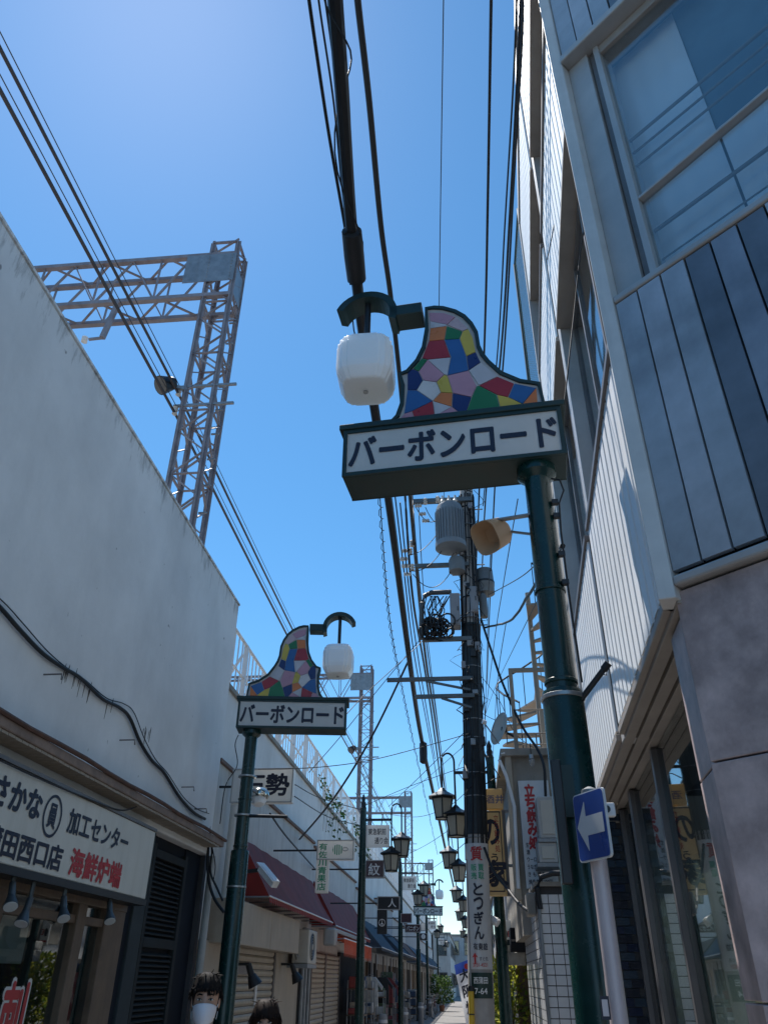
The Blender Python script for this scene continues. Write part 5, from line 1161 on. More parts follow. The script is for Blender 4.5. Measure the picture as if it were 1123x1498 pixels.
# gateway with stone lintel
gt = thing('gateway', 'small gateway with green posts under a pale stone lintel', 'gateway', (.6, 14.8, 0)); GY = 14.9
A, B = aY(727, 1393, GY), aY(769, 1412, GY)
MB().bx(A.x, B.x, GY, GY+.3, B.z, A.z).build('lintel_stone', M('lintel_stone', (.5,.49,.46), .8, var=.25, sc=9, bump=.3), gt, bevel=.01)
A3, B3 = aY(726, 1380, GY), aY(757, 1393, GY); MB().bx(A.x, B3.x-.09, GY+.01, GY+.29, A.z+.004, A3.z).build('lintel_stone', M('lintel_stone', (.5,.49,.46)), gt, bevel=.01)
pX = aY(733, 1450, GY-.05).x
MB().bx(pX-.05, pX+.05, GY-.12, GY-.02, 0, 2.62).build('post', GREENFLAT, gt); MB().bx(pX+.7, pX+.8, GY-.12, GY-.02, 0, 2.2).build('post', GREENFLAT, gt)
MB().bx(pX-.05, pX+.45, GY-.13, GY-.125+.1, 2.18, 2.26).build('cross_rail', GREENFLAT, gt)
MB().bx(pX+.28, pX+.7, GY+.5, GY+.55, 0, 2.1).build('door_panel', WOOD, gt)
bx_ = thing('awning_box', 'dark navy box awning above the stone lintel', 'awning', (.8, 14.4, 2.1)); A, B = aY(745, 1357, 14.3), aY(772, 1392, 14.3)
MB().prism([(A.x, 14.25, B.z+.12), (A.x, 14.25, A.z), (A.x, 14.7, A.z), (A.x, 14.7, B.z), (A.x, 14.45, B.z)], (B.x-A.x+.1, 0, 0)).build('housing', NAVY, bx_, bevel=.012)
MB().bx(A.x+.01, B.x+.09, 14.24, 14.248, B.z+.14, B.z+.17).build('trim', BROWNAL, bx_)
mp_ = thing('notice_sign', 'small white notice sign with a black mark behind the gateway', 'sign', (.7, 15.6, 2.3)); A, B = aY(733, 1346, 15.6), aY(752, 1388, 15.6)
MB().bx(A.x, B.x, 15.6, 15.64, B.z, A.z).build('board', WHITEP, mp_, bevel=.006); MB().bx(A.x+.02, B.x-.02, 15.592, 15.5995, B.z+.06, B.z+.09).build('red_line', REDINK, mp_); MB().ball((A.x+.06, 15.6, (A.z+B.z)/2), (.035, .004, .07), 10, 8).build('black_mark', INK, mp_); text('EB', (A.x+.1, 15.6, (A.z+B.z)/2-.04), (.12, 0, 0), (0, 0, .09), REDINK, mp_, .02)
MB().bar(((A.x+B.x)/2, 15.66, 0), ((A.x+B.x)/2, 15.66, A.z), .04).build('stake', GALV, mp_)
fl = thing('floodlight', 'small pale floodlight on the right side of the utility pole plate', 'lamp', aY(725, 1348, 12.6)); p = aY(726, 1349, 12.5)
MB().cyl(p + V((-.1, .05, .07)), p + V((.0, 0, 0)), .035, .06, n=14).build('housing', WHITEP, fl, smooth=True); MB().cyl(p, p + V((.02, -.01, -.012)), .055, .055, n=14).build('lens', FROST, fl); MB().bar(p + V((-.08, .04, .06)), UP(p.z + .1), .025).build('bracket', GALV, fl)

# one way sign on a pinkish steel post
ow = thing('one_way_sign', 'blue one way sign with white left arrow on a pale post', 'traffic sign', (.62, 3.75, 0))
px_ = aY(880, 1300, 3.85); PK = M('pale_pink_post', (.52,.46,.48), .45, .2, var=.08, streak=.2, dirt=(.35,.3,.3))
MB().cyl((px_.x, 3.85, 0), (px_.x, 3.85, 2.42), .038, n=18).build('post', PK, ow, smooth=True); MB().lathe((px_.x, 3.85, 2.42), [(.04, 0), (.04, .02), (.01, .035)], 14).build('post_cap', GALV, ow, smooth=True)
r1_, r0_ = aY(886, 1147, 3.64), aY(887, 1251, 3.64); l1, l0 = aY(841, 1168, 3.86), aY(844, 1265, 3.86)
zt, zb = (r1_.z+l1.z)/2, (r0_.z+l0.z)/2; L0 = V(((l1.x+l0.x)/2, 3.86, zb)); W_ = V(((r1_.x+r0_.x-l1.x-l0.x)/2, 3.64-3.86, 0)); Hh = V((0, 0, zt-zb)); no = W_.cross(Hh).normalized()
def rr_rect(o, u, v, r, n=5):
    U, Vv = u.normalized(), v.normalized(); pts = []
    for cx, cy, a0 in ((u.length-r, r, -90), (u.length-r, v.length-r, 0), (r, v.length-r, 90), (r, r, 180)):
        for k in range(n+1): a = R(a0 + 90*k/n); pts.append(o + U*(cx + r*math.cos(a)) + Vv*(cy + r*math.sin(a)))
    return pts
MB().prism(rr_rect(L0, W_, Hh, .02), -no*.012).build('sign_plate', M('sign_rim_white', (.6,.62,.64), .4), ow)
MB().prism(rr_rect(L0 + W_*.02 + Hh*.02 + no*.0005, W_*.96, Hh*.96, .018), no*.002).build('blue_face', M('sign_blue', (.012,.05,.24), .3, var=.12), ow)
ar = [(.08, .5), (.38, .86), (.38, .64), (.92, .64), (.92, .36), (.38, .36), (.38, .14)]
MB().prism([L0 + W_*x + Hh*y + no*.003 for x, y in ar][::-1], no*.002).build('arrow', M('sign_arrow', (.5,.52,.55), .35), ow)
for z in (.3, .7): MB().bar(L0 + W_*.6 + Hh*z - no*.015, V((px_.x, 3.85, zb + Hh.z*z)), .03, .02).build('bracket', GALV, ow)
MB().bx(px_.x+.02, px_.x+.1, 3.8, 3.84, zt-.1, zt-.04).build('sensor_box', WHITEP, ow, bevel=.006); MB().cyl((px_.x+.06, 3.799, zt-.07), (px_.x+.06, 3.79, zt-.07), .016, n=12).build('sensor_lens', BLACKP, ow)
q = MB(); A, B = aY(877, 1457, 3.8), aY(887, 1492, 3.8); q.bx(A.x, B.x+.02, 3.81, 3.816, B.z, A.z); q.build('sticker', INK, ow); MB().bx(A.x+.005, B.x+.013, 3.806, 3.8095, B.z+.012, A.z-.012).build('sticker_centre', PK, ow)

# banner flag leaning by the utility pole
nb = thing('banner_flag', 'leaning blue and white banner flag with black brush lettering', 'banner', (-.1, 22, 0)); NYY = 21
A, B, C_, D_ = aY(664, 1412, NYY), aY(686, 1403, NYY), aY(694, 1500, NYY), aY(682, 1500, NYY)
q = MB(); vs = []; nB = 12
for k in range(nB+1):
    u = k/nB
    for j in range(5):
        v = j/4; p = (A*(1-v) + B*v)*(1-u) + (D_*(1-v) + C_*v)*u; vs.append(p + V((0, .04*math.sin(u*9 + v*2), 0)))
q.add(vs, [(k*5+j, k*5+j+1, (k+1)*5+j+1, (k+1)*5+j) for k in range(nB) for j in range(4)])
bo = q.build('cloth', M('banner_white', (.62,.63,.66), .8, trans=.4), nb, smooth=True)
me = bo.data; me.materials.append(M('banner_blue', (.04,.09,.4), .8, trans=.3))
for f in me.polygons:
    if f.index < 8: f.material_index = 1
v_ = (D_-A); h_ = (B-A)
for i, s1 in enumerate('大阪焼'): text(s1, A + v_*(.32 + .26*i) + h_*.2 + V((0, -.06, 0)), h_*.62, -v_*.2, INK, nb, .03)
p = A + h_*.75 + v_*.1 + V((0, -.05, 0)); MB().cyl(p, p + V((0, -.004, 0)), .06, n=16).build('red_disc', REDINK, nb)
MB().cyl(B + V((.01, 0, .05)), V((C_.x+.02, NYY, 0)), .012, n=8).build('pole', WHITEP, nb)

# vines on the railing
for i, (y0, y1, lb) in enumerate(((20.5, 24.5, 'green creeper hanging on the viaduct railing beside the lantern post'), (27, 31, 'smaller green creeper farther along the viaduct railing'))):
    t = thing('creeper', lb, 'plant', (RX, (y0+y1)/2, VT)); q = MB(); st_ = MB()
    for s_ in range(9):
        y = y0 + (y1-y0)*s_/8; L = rnd.uniform(.2, .8); pts = [V((RX+.05, y, VT+.6)), V((RX+.09, y+.05, VT+.3)), V((VX+.09, y+.1, VT+.1)), V((VX+.05, y+.12, VT-L))]
        st_.tube(pts, .004, 4)
        for k in range(16):
            u = rnd.random(); a = pts[0].lerp(pts[1], u*3) if u < .33 else (pts[1].lerp(pts[2], (u-.33)*3) if u < .66 else pts[2].lerp(pts[3], (u-.66)*3)); a = a + V((rnd.uniform(0, .1), rnd.uniform(-.15, .15), rnd.uniform(-.08, .08)))
            d = V((rnd.uniform(.1, 1), rnd.uniform(-1, 1), rnd.uniform(-1, .2))).normalized(); sdv = d.cross(V((rnd.uniform(-1, 1), 1, rnd.uniform(-1, 1)))).normalized(); Lf = rnd.uniform(.07, .13)
            q.add([a, a + d*Lf*.5 + sdv*Lf*.3, a + d*Lf, a + d*Lf*.5 - sdv*Lf*.3], [(0, 1, 2), (0, 2, 3)])
    q.build('leaves', LEAF[0], t, kind='stuff'); st_.build('stems', WOOD, t)

# ------------------------------------------------------------------ cables
def smooth_pts(p, n=8):
    o = []
    for i in range(len(p)-1):
        a, b, c, d = p[max(i-1, 0)], p[i], p[i+1], p[min(i+2, len(p)-1)]
        for k in range(n):
            t = k/n; o.append(.5*((2*b) + (c-a)*t + (2*a-5*b+4*c-d)*t*t + (3*b-a-3*c+d)*t*t*t))
    o.append(p[-1]); return o
def cable(pts, r, label, name='overhead_cable', group='overhead cables across the street', mat=None, n=8, jit=0):
    P_ = []
    for q in pts:
        if len(q) == 3: P_.append(aZ(q[0], q[1], q[2]))
        else: P_.append(aY(q[0], q[1], q[2]) if q[3] == 'Y' else aX(q[0], q[1], q[2]))
    P_ = smooth_pts(P_)
    if jit: P_ = [p + V((random.uniform(-jit, jit), 0, random.uniform(-jit, jit))) for p in P_]
    o = MB().tube(P_, r, n).build(name, mat or RUBBER, smooth=True); tag(o, label, 'cable', group); return P_
main = cable([(484, -160, 6.5), (490, 0, 6.47), (501, 150, 6.42), (514, 335, 6.36), (530, 480, 6.32), (548, 600, 6.27), (572, 760, 6.2), (600, 975, 12.3, 'Y'), (617, 1085, 17, 'Y'), (640, 1190, 25, 'Y'), (668, 1320, 60, 'Y')], .045, 'thickest black cable bundle running down from the top of the picture')
P_ = [main[i] + V((.075*math.cos(i*.5), 0, .075*math.sin(i*.5))) for i in range(0, 40)]
tag(MB().tube(P_, .006, 5).build('spiral_wire', RUBBER, smooth=True), 'thin wire coiling loosely round the thickest cable bundle', 'cable', 'overhead cables across the street')
sp = main[14]; t = thing('cable_sleeve', 'dark splice sleeve on the thickest cable just above the near lamp arm', 'cable sleeve', main[26])
d = (main[28]-main[24]).normalized(); MB().tube([main[24] - d*.0, main[24] + d*.02, main[26], main[28] - d*.02, main[28]], [.03, .075, .078, .075, .03], 14).build('sleeve', M('sleeve_black', (.01,.01,.012), .6), t, smooth=True)
MB().bar(main[24] + V((-.03, 0, -.03)), main[28] + V((-.03, 0, -.03)), .05, .02).build('clamp_strip', BLACKP, t)
cable([(446, -60, 6.9), (452, 0, 6.85), (480, 190, 6.7), (505, 335, 6.5), (522, 450, 6.38), (545, 600, 6.3)], .012, 'thin cable left of the thickest bundle, joining it below the top')
cable([(462, -60, 6.8), (466, 0, 6.75), (488, 150, 6.6), (502, 290, 6.48), (516, 380, 6.36)], .007, 'thinnest wire between the left cable and the thickest bundle')
cable([(497, -60, 6.7), (500, 0, 6.7), (510, 150, 6.6), (516, 290, 6.45), (522, 400, 6.36)], .008, 'wire hugging the right side of the thickest bundle')
cable([(519, -60, 8.6), (523, 0, 8.6), (540, 150, 8.58), (557, 330, 8.55), (572, 440, 8.5), (588, 590, 8.4), (606, 800, 12.4, 'Y'), (622, 960, 18, 'Y'), (640, 1080, 26, 'Y'), (662, 1240, 55, 'Y')], .03, 'second thickest cable right of the thickest bundle')
cable([(649, -40, 10.2), (647, 100, 10.2), (642, 440, 10.1), (640, 560, 10.0), (650, 735, 12.5, 'Y')], .006, 'single hair thin wire running down the middle of the sky')
cable([(719, -40, 9.6), (718, 0, 9.6), (713, 300, 9.6), (709, 480, 9.6), (700, 735, 12.5, 'Y'), (694, 900, 19, 'Y'), (690, 1100, 33, 'Y')], .016, 'straight dark cable left of the corner building')
cable([(763, -40, 9.2), (757, 100, 9.2), (745, 320, 9.2), (732, 520, 9.2), (708, 760, 12.5, 'Y'), (700, 1000, 24, 'Y')], .014, 'cable beside the corner building edge, right of the pair')
cable([(757, -40, 9.3), (750, 130, 9.3), (738, 330, 9.3), (727, 520, 9.3), (706, 740, 12.5, 'Y')], .010, 'cable beside the corner building edge, left of the pair')
cable([(764, -20, 9.0), (763, 60, 9.0), (752, 250, 9.0), (740, 470, 9.0), (722, 740, 10, 'Y'), (712, 1000, 22, 'Y')], .012, 'outermost cable skimming the corner building roofline')
cable([(757, 730, 9, 'Y'), (735, 860, 13, 'Y'), (720, 960, 17, 'Y'), (700, 1130, 30, 'Y')], .008, 'thin wire right of the tan loudspeaker')
cable([(823, 798, 4.2, 'Y'), (802, 822, 5.5, 'Y'), (772, 872, 8, 'Y'), (745, 908, 10, 'Y'), (708, 918, 12.35, 'Y')], .017, 'twisted black cable linking the near green pole to the utility pole', jit=.006)
cable([(820, 800, 4.2, 'Y'), (795, 815, 6, 'Y'), (760, 845, 9, 'Y'), (715, 870, 12.4, 'Y')], .007, 'thin upper wire from the near green pole to the utility pole')
cable([(820, 812, 4.25, 'Y'), (790, 870, 7, 'Y'), (760, 930, 10, 'Y'), (722, 1010, 16, 'Y'), (705, 1060, 20, 'Y')], .005, 'thin wire falling from the near green pole past the utility pole')
cable([(703, 905, 12.35, 'Y'), (716, 945, 12.2, 'Y'), (735, 1000, 12.05, 'Y'), (762, 1060, 11.8, 'Y'), (785, 1095, 11.6, 'Y'), (795, 1120, 11.5, 'Y'), (797, 1150, 11.5, 'Y'), (798, 1176, 11.55, 'Y')], .02, 'thick sagging cable from the utility pole down to the concrete house')
cable([(708, 1240, 12.3, 'Y'), (722, 1275, 12.1, 'Y'), (740, 1298, 11.8, 'Y'), (757, 1320, 11.2, 'Y'), (772, 1332, 10.75, 'Y')], .02, 'thick cable crossing the face of the yellow sign')
cable([(438, 1228, -3.57, 'X'), (490, 1165, 14.3, 'Y'), (545, 1075, 13.3, 'Y'), (598, 965, 12.4, 'Y')], .018, 'straight dark cable rising from the left shops to the utility pole arm')
cable([(395, 1190, 12, 'Y'), (420, 1225, 14, 'Y'), (460, 1270, -3.57, 'X')], .014, 'drooping cable over the red awning roof')
cable([(432, 1148, 11.35, 'Y'), (470, 1168, 15, 'Y'), (530, 1185, 17.4, 'Y')], .008, 'thin wire from the white box sign to the left lantern post')
cable([(431, 1165, 11.35, 'Y'), (480, 1195, 15, 'Y'), (528, 1208, 17.4, 'Y')], .008, 'lower thin wire from the white box sign to the left lantern post')
cable([(378, 1125, 10.4, 'Y'), (470, 1122, 11, 'Y'), (560, 1108, 11.8, 'Y'), (690, 1072, 12.35, 'Y')], .006, 'nearly level thin wire from the left pole to the utility pole')
cable([(500, 1052, 10.4, 'Y'), (540, 1010, 11, 'Y'), (600, 955, 12, 'Y'), (650, 905, 12.4, 'Y')], .006, 'thin wire rising from the left lamp sign box to the coil')
cable([(530, 1180, 17.5, 'Y'), (600, 1150, 16, 'Y'), (690, 1118, 12.6, 'Y')], .006, 'thin wire from the left lantern post finial to the utility pole')
cable([(568, 1180, 18, 'Y'), (620, 1130, 15, 'Y'), (690, 1060, 12.6, 'Y')], .006, 'thin wire crossing above the paired lanterns')
cable([(545, 1170, 26, 'Y'), (600, 1155, 22, 'Y'), (680, 1090, 12.8, 'Y')], .005, 'faint wire crossing the sky below the crossarms')
cable([(700, 985, 12.4, 'Y'), (730, 1025, 12.6, 'Y'), (755, 1075, 12.7, 'Y'), (800, 1105, 12.3, 'Y')], .005, 'thin wire from the utility pole to the spiral stair')
cable([(700, 1040, 12.4, 'Y'), (730, 1055, 12.4, 'Y'), (790, 1060, 12.2, 'Y')], .005, 'thin wire passing behind the satellite dish')
cable([(592, 720, 9.4), (603, 870, 13.0, 'Y'), (622, 985, 17, 'Y'), (640, 1110, 24, 'Y'), (655, 1230, 45, 'Y')], .022, 'cable running along the left ends of the crossarms')
cable([(585, 735, 8.7), (600, 880, 13, 'Y'), (615, 985, 17, 'Y'), (636, 1110, 25, 'Y')], .012, 'thinner cable left of the crossarm ends')
tw = cable([(554, 700, 6.7), (562, 820, 6.6), (572, 920, 11, 'Y'), (590, 1015, 14, 'Y'), (612, 1120, 20, 'Y'), (640, 1250, 40, 'Y')], .007, 'thin messenger wire with a coil wound along it')
P_ = []
for i in range(len(tw)-1):
    for k in range(5): p = tw[i].lerp(tw[i+1], k/5); a = (i*5+k)*1.25; P_.append(p + V((.03*math.cos(a), .0, .035*math.sin(a)-.02)))
tag(MB().tube(P_, .005, 4).build('spiral_wire', RUBBER, smooth=True), 'thin coil of wire wound along the messenger wire left of the utility pole', 'cable', 'overhead cables across the street')
t = thing('cable_closure', 'black splice drum hanging on the cable above the paired lanterns', 'cable closure', aY(620, 1110, 17)); p = aY(619, 1101, 17)
MB().tube([p + UZ*.24, p + UZ*.2, p, p - UZ*.2, p - UZ*.24], [.03, .085, .09, .085, .03], 14).build('drum', RUBBER, t, smooth=True)
XW = [([(470, -40, 7.2), (492, 120, 7.0), (513, 300, 6.6), (535, 500, 6.5), (556, 640, 6.4), (578, 780, 6.4), (604, 985, 12.3, 'Y')], .008, 'fine wire looping beside the thickest bundle toward the crossarm'),
 ([(577, 720, 9.2), (590, 830, 12.6, 'Y'), (606, 960, 17, 'Y'), (630, 1090, 25, 'Y'), (652, 1210, 42, 'Y')], .013, 'cable just right of the coiled messenger wire'),
 ([(603, 725, 9.9), (611, 830, 12.6, 'Y'), (626, 960, 18, 'Y'), (644, 1090, 27, 'Y'), (660, 1210, 48, 'Y')], .013, 'cable passing the insulators at the crossarm tips'),
 ([(612, 740, 12.4, 'Y'), (622, 900, 16, 'Y'), (638, 1040, 23, 'Y'), (656, 1180, 42, 'Y')], .009, 'second fine wire beyond the crossarm tips'),
 ([(690, 740, 12.3, 'Y'), (697, 860, 12.2, 'Y'), (704, 960, 13.5, 'Y'), (712, 1100, 13.4, 'Y')], .007, 'fine vertical wire right of the utility pole shaft'),
 ([(722, 745, 8, 'Y'), (715, 850, 10.5, 'Y'), (712, 960, 14, 'Y'), (708, 1090, 19, 'Y')], .006, 'fine wire between the loudspeaker and the utility pole'),
 ([(740, 910, 10, 'Y'), (728, 990, 13, 'Y'), (722, 1080, 18, 'Y'), (716, 1200, 30, 'Y')], .006, 'fine wire running behind the satellite dish toward the distance'),
 ([(452, 1130, 12, 'Y'), (500, 1075, 12.2, 'Y'), (560, 1000, 12.4, 'Y'), (640, 905, 12.4, 'Y')], .006, 'fine wire rising left to right below the left lamp sign box'),
 ([(560, 1190, 22, 'Y'), (610, 1195, 20, 'Y'), (655, 1180, 17, 'Y'), (690, 1150, 12.8, 'Y')], .006, 'fine wire sagging between the left lanterns and the utility pole'),
 ([(575, 1260, 27, 'Y'), (625, 1235, 22, 'Y'), (690, 1190, 13, 'Y')], .006, 'fine wire crossing behind the right hand lanterns'),
 ([(600, 1290, 34, 'Y'), (640, 1265, 28, 'Y'), (690, 1225, 14, 'Y')], .007, 'lowest fine wire crossing the end of the street'),
 ([(520, 1160, 20, 'Y'), (560, 1230, 24, 'Y'), (600, 1300, 36, 'Y')], .008, 'fine wire following the left lantern posts into the distance')]
for pts_, r_, lb in XW: cable(pts_, r_, lb)
# drops between crossarm insulators and transformer
dl = ['first', 'second', 'third', 'fourth', 'fifth', 'sixth', 'seventh']
for i, (a, b, sag) in enumerate((((608, 742), (646, 752), .25), ((622, 742), (655, 748), .3), ((596, 812), (646, 770), .15), ((600, 835), (655, 790), .2), ((604, 840), (660, 835), .3), ((690, 770), (708, 790), -.2), ((640, 735), (668, 752), .2))):
    A, B = aY(*a, UY-.22), aY(*b, UY-.22); pts = [A.lerp(B, k/10) - UZ*(sag*4*(k/10)*(1-k/10)) for k in range(11)]
    tag(MB().tube(pts, .008, 5).build('jumper_wire', RUBBER, smooth=True), dl[i] + ' looping jumper wire beside the large transformer', 'cable', 'jumper wires at the transformer')
t = thing('pole_transformer', 'squat grey can under the large ribbed transformer', 'transformer', aY(668, 830, UY-.2)); p = aY(668, 828, UY-.2)
MB().lathe(p - UZ*.14, [(.11, 0), (.15, .02), (.15, .24), (.12, .3), (.05, .33)], 20).build('tank', M('canister', (.25,.26,.27)), t, smooth=True); MB().bar(p, UP(p.z), .05).build('bracket', GALV, t)
# service cable across the blank wall
pts = [(-420, 560), (-240, 700), (-110, 790), (-45, 845), (0, 888), (30, 922), (62, 955), (90, 975), (118, 992), (150, 1022), (175, 1035), (190, 1050), (205, 1085), (222, 1112), (240, 1130), (262, 1165), (283, 1188), (300, 1198)]
cable([(x, y, WX+.03, 'X') for x, y in pts], .018, 'thick black cable clipped in waves across the blank plaster wall', 'wall_cable', None)
cable([(x + 6, y - 3 + 5*math.sin(i), WX+.02, 'X') for i, (x, y) in enumerate(pts)], .005, 'thin wire following the thick cable on the blank wall', 'wall_cable', None)
for i, (pp, lb) in enumerate((([(300, 1198), (305, 1225), (304, 1260), (306, 1290), (314, 1315), (328, 1335)], 'thick cable dropping down the restaurant corner to the green pole'), ([(302, 1205), (310, 1240), (308, 1275), (318, 1300), (326, 1318)], 'second cable dropping down the restaurant corner'), ([(306, 1190), (309, 1230), (315, 1265), (312, 1290)], 'third slack wire at the restaurant corner'), ([(349, 1075), (344, 1090), (347, 1120), (330, 1150), (322, 1205)], 'slack wire looping beside the top of the left pole'))):
    cable([(x, y, 10.95, 'Y') for x, y in pp], (.02, .014, .007, .007)[i], lb, 'wall_cable', None)
for i, (pp, lb) in enumerate((([(0, 1112), (60, 1140), (120, 1165), (175, 1185), (200, 1180)], 'thin wire sagging in front of the restaurant signboard'),)):
    cable([(x, y, SX+.02, 'X') for x, y in pp], .007, lb, 'wall_cable', None)
# wires hanging in front of the corner building
cable([(893, -20, 3.2, 'Y'), (880, 90, 3.3, 'Y'), (872, 230, 3.5, 'Y'), (850, 360, 3.9, 'Y'), (838, 470, 4.1, 'Y'), (825, 590, 4.05, 'Y')], .005, 'thin wire falling across the corner building from the top right', 'drop_wire', None)
cable([(848, -20, 3.8, 'Y'), (835, 150, 4.0, 'Y'), (815, 300, 4.6, 'Y'), (800, 380, 5.0, 'Y')], .005, 'thin wire falling across the ribbed siding', 'drop_wire', None)

# ------------------------------------------------------------------ people
SKIN = M('skin', (.42,.25,.18), .5, var=.08, sc=6); HAIR = M('hair', (.009,.007,.007), .7, var=.3, sc=30, spec=.15); HAIR2 = M('hair_brown', (.016,.009,.007), .7, var=.3, sc=30, spec=.2)
HP = [(.0,.022,.066,.02), (.012,.036,.079,.035), (.035,.050,.087,.055), (.06,.060,.089,.075), (.09,.067,.088,.087), (.115,.070,.085,.094), (.14,.072,.086,.098), (.165,.071,.086,.099), (.19,.065,.077,.092), (.21,.052,.058,.074), (.224,.032,.034,.046), (.23,.004,.004,.008)]
def head_pts(c, yaw, sc, grow=0, z0=-1, z1=9, n=32, nose=True):
    rings = []
    for (z, a, f, b) in HP:
        if not z0 <= z <= z1: continue
        r_ = []
        for k in range(n):
            t = 2*math.pi*k/n; x = (a+grow)*math.sin(t); y = -(f+grow)*math.cos(t) if math.cos(t) > 0 else -(b+grow)*math.cos(t)
            if nose and grow == 0:
                g = math.exp(-(x/.011)**2) if math.cos(t) > 0 else 0
                y -= g*(.020*math.exp(-((z-.075)/.012)**2) + .012*math.exp(-((z-.10)/.02)**2))
                if math.cos(t) > 0: y += .007*math.exp(-((abs(x)-.032)/.014)**2)*math.exp(-((z-.112)/.013)**2)
                if math.cos(t) > 0: y -= .004*math.exp(-(x/.02)**2)*math.exp(-((z-.042)/.012)**2)
            X = x*math.cos(yaw) - y*math.sin(yaw); Y = x*math.sin(yaw) + y*math.cos(yaw); r_.append(c + V((X, Y, z))*sc)
        rings.append(r_)
    return rings
def person(x, y, top, yaw, label, female, mask):
    t = thing('person', label, 'person', (x, y, 0)); sc = (.99 if not female else .93); Hh = top - .02; chin = Hh - .23*sc; c = V((x, y, chin)); cy, sy_ = math.cos(yaw), math.sin(yaw)
    def W(a, b, z): return V((x + a*cy - b*sy_, y + a*sy_ + b*cy, z))
    k = Hh/1.68
    sk = [('pel', 0, 0, .93, .145, .11), ('wst', 0, .0, 1.08, .13, .1), ('che', 0, .01, 1.23, .165, .11), ('shc', 0, .02, 1.335, .11, .075), ('nk0', 0, .025, 1.39, .056, .056), ('nk1', 0, .005, 1.475, .052, .055)]
    vs, es, rs = [], [], []
    def addv(p, r): vs.append(p); rs.append(r); return len(vs)-1
    idx = {}
    for nme, a, b, z, r0, r1 in sk: idx[nme] = addv(W(a, b, z*k), (r0, r1))
    es += [(0, 1), (1, 2), (2, 3), (3, 4), (4, 5)]
    for s_ in (-1, 1):
        sh = addv(W(.165*s_*(.9 if female else 1), .02, 1.315*k), (.062, .06)); el = addv(W(.235*s_, .04, 1.11*k), (.046, .046)); wr = addv(W(.255*s_, -.05, .88*k), (.032, .03)); hd = addv(W(.255*s_, -.08, .8*k), (.036, .022)); es.extend([(3, sh), (sh, el), (el, wr), (wr, hd)])
        for q_ in range(4):
            f1 = addv(W(.255*s_ + (.028*q_-.042), -.09, .755*k), (.009, .009)); f2 = addv(W(.255*s_ + (.026*q_-.039), -.098 + .01, (.70 + .008*abs(q_-1.4))*k), (.0075, .0075)); es.extend([(hd, f1), (f1, f2)])
        th = addv(W(.255*s_ - .045*s_, -.1, .80*k), (.01, .01)); th2 = addv(W(.255*s_ - .06*s_, -.12, .76*k), (.0085, .0085)); es.extend([(hd, th), (th, th2)])
        hp = addv(W(.09*s_, 0, .88*k), (.095, .09)); kn = addv(W(.1*s_, -.02 + .05*s_, .49*k), (.062, .062)); an = addv(W(.1*s_, .02 + .1*s_, .09*k), (.042, .045)); to = addv(W(.11*s_, -.14 + .1*s_, .045), (.045, .035)); es.extend([(0, hp), (hp, kn), (kn, an), (an, to)])
    me = bpy.data.meshes.new('sk'); me.from_pydata([p - V((x, y, 0)) for p in vs], es, []); ob = bpy.data.objects.new('sk', me); COL.objects.link(ob)
    md = ob.modifiers.new('skin', 'SKIN'); ob.modifiers.new('sub', 'SUBSURF').levels = 2
    for i, r_ in enumerate(rs): me.skin_vertices[0].data[i].radius = r_
    me.skin_vertices[0].data[0].use_root = True
    dg = bpy.context.evaluated_depsgraph_get(); em_ = bpy.data.meshes.new_from_object(ob.evaluated_get(dg)); bpy.data.objects.remove(ob)
    bv = [v.co.copy() for v in em_.vertices]; bf = [tuple(p.vertices) for p in em_.polygons]
    q = MB(); q.add([v + V((x, y, 0)) for v in bv], bf); nb_ = len(bf)
    loft(q, head_pts(c, yaw, sc))
    for s_ in (-1, 1):                                       # ears
        e = MB().ball((0, 0, 0), (.010, .020, .032), 10, 8)
        q.add([c + V(((v.x + .072*s_)*cy - (v.y + .008)*sy_, (v.x + .072*s_)*sy_ + (v.y + .008)*cy, v.z + .098))*sc for v in e.v], e.f)
    o = q.build('body', SKIN, t, smooth=True)
    sh_ = M('shirt_navy', (.012,.016,.03), .8, var=.2) if not female else M('blouse_grey', (.06,.055,.07), .8, var=.2); tr_ = M('trousers_dark', (.02,.02,.025), .8, var=.2); shoe = BLACKP
    for m in (sh_, tr_, shoe): o.data.materials.append(m)
    for i, f in enumerate(o.data.polygons):
        if i >= nb_: continue
        z = f.center.z; d_ = abs((f.center.x)*cy + f.center.y*sy_)
        if z < .1: f.material_index = 3
        elif z < .98*k and d_ < .2: f.material_index = 2
        elif z < 1.375*k and z > 1.1*k and d_ < .26 or (z >= .98*k and d_ < .19 and z < 1.375*k): f.material_index = 1
    F = lambda a, b, z: c + V((a*cy - b*sy_, a*sy_ + b*cy, z))*sc
    EW, ED = M('eye_white', (.5,.48,.46), .3), M('eye_dark', (.01,.007,.006), .2)
    for s_ in (-1, 1):
        e = MB().ball((0, 0, 0), (.0135, .006, .0055), 10, 8); e.v = [F(v.x + .031*s_, v.y - .077, v.z + .112) for v in e.v]; e.build('eye', EW, t, smooth=True)
        e = MB().ball((0, 0, 0), (.0055, .003, .0055), 10, 8); e.v = [F(v.x + .031*s_, v.y - .0825, v.z + .112) for v in e.v]; e.build('iris', ED, t, smooth=True)
        MB().tube([F(.046*s_, -.072, .132), F(.032*s_, -.083, .138), F(.016*s_, -.087, .134)], [.002, .0045, .003], 6).build('eyebrow', HAIR, t, smooth=True)
        MB().tube([F(.046*s_, -.074, .113), F(.031*s_, -.0835, .1185), F(.017*s_, -.081, .112)], .0018, 5).build('eyelid', HAIR, t, smooth=True)
    if not mask:
        MB().tube([F(-.022, -.083, .042), F(-.008, -.092, .044), F(.008, -.092, .044), F(.022, -.083, .042)], [.002, .005, .005, .002], 6).build('lips', M('lips', (.4,.13,.11), .4), t, smooth=True)
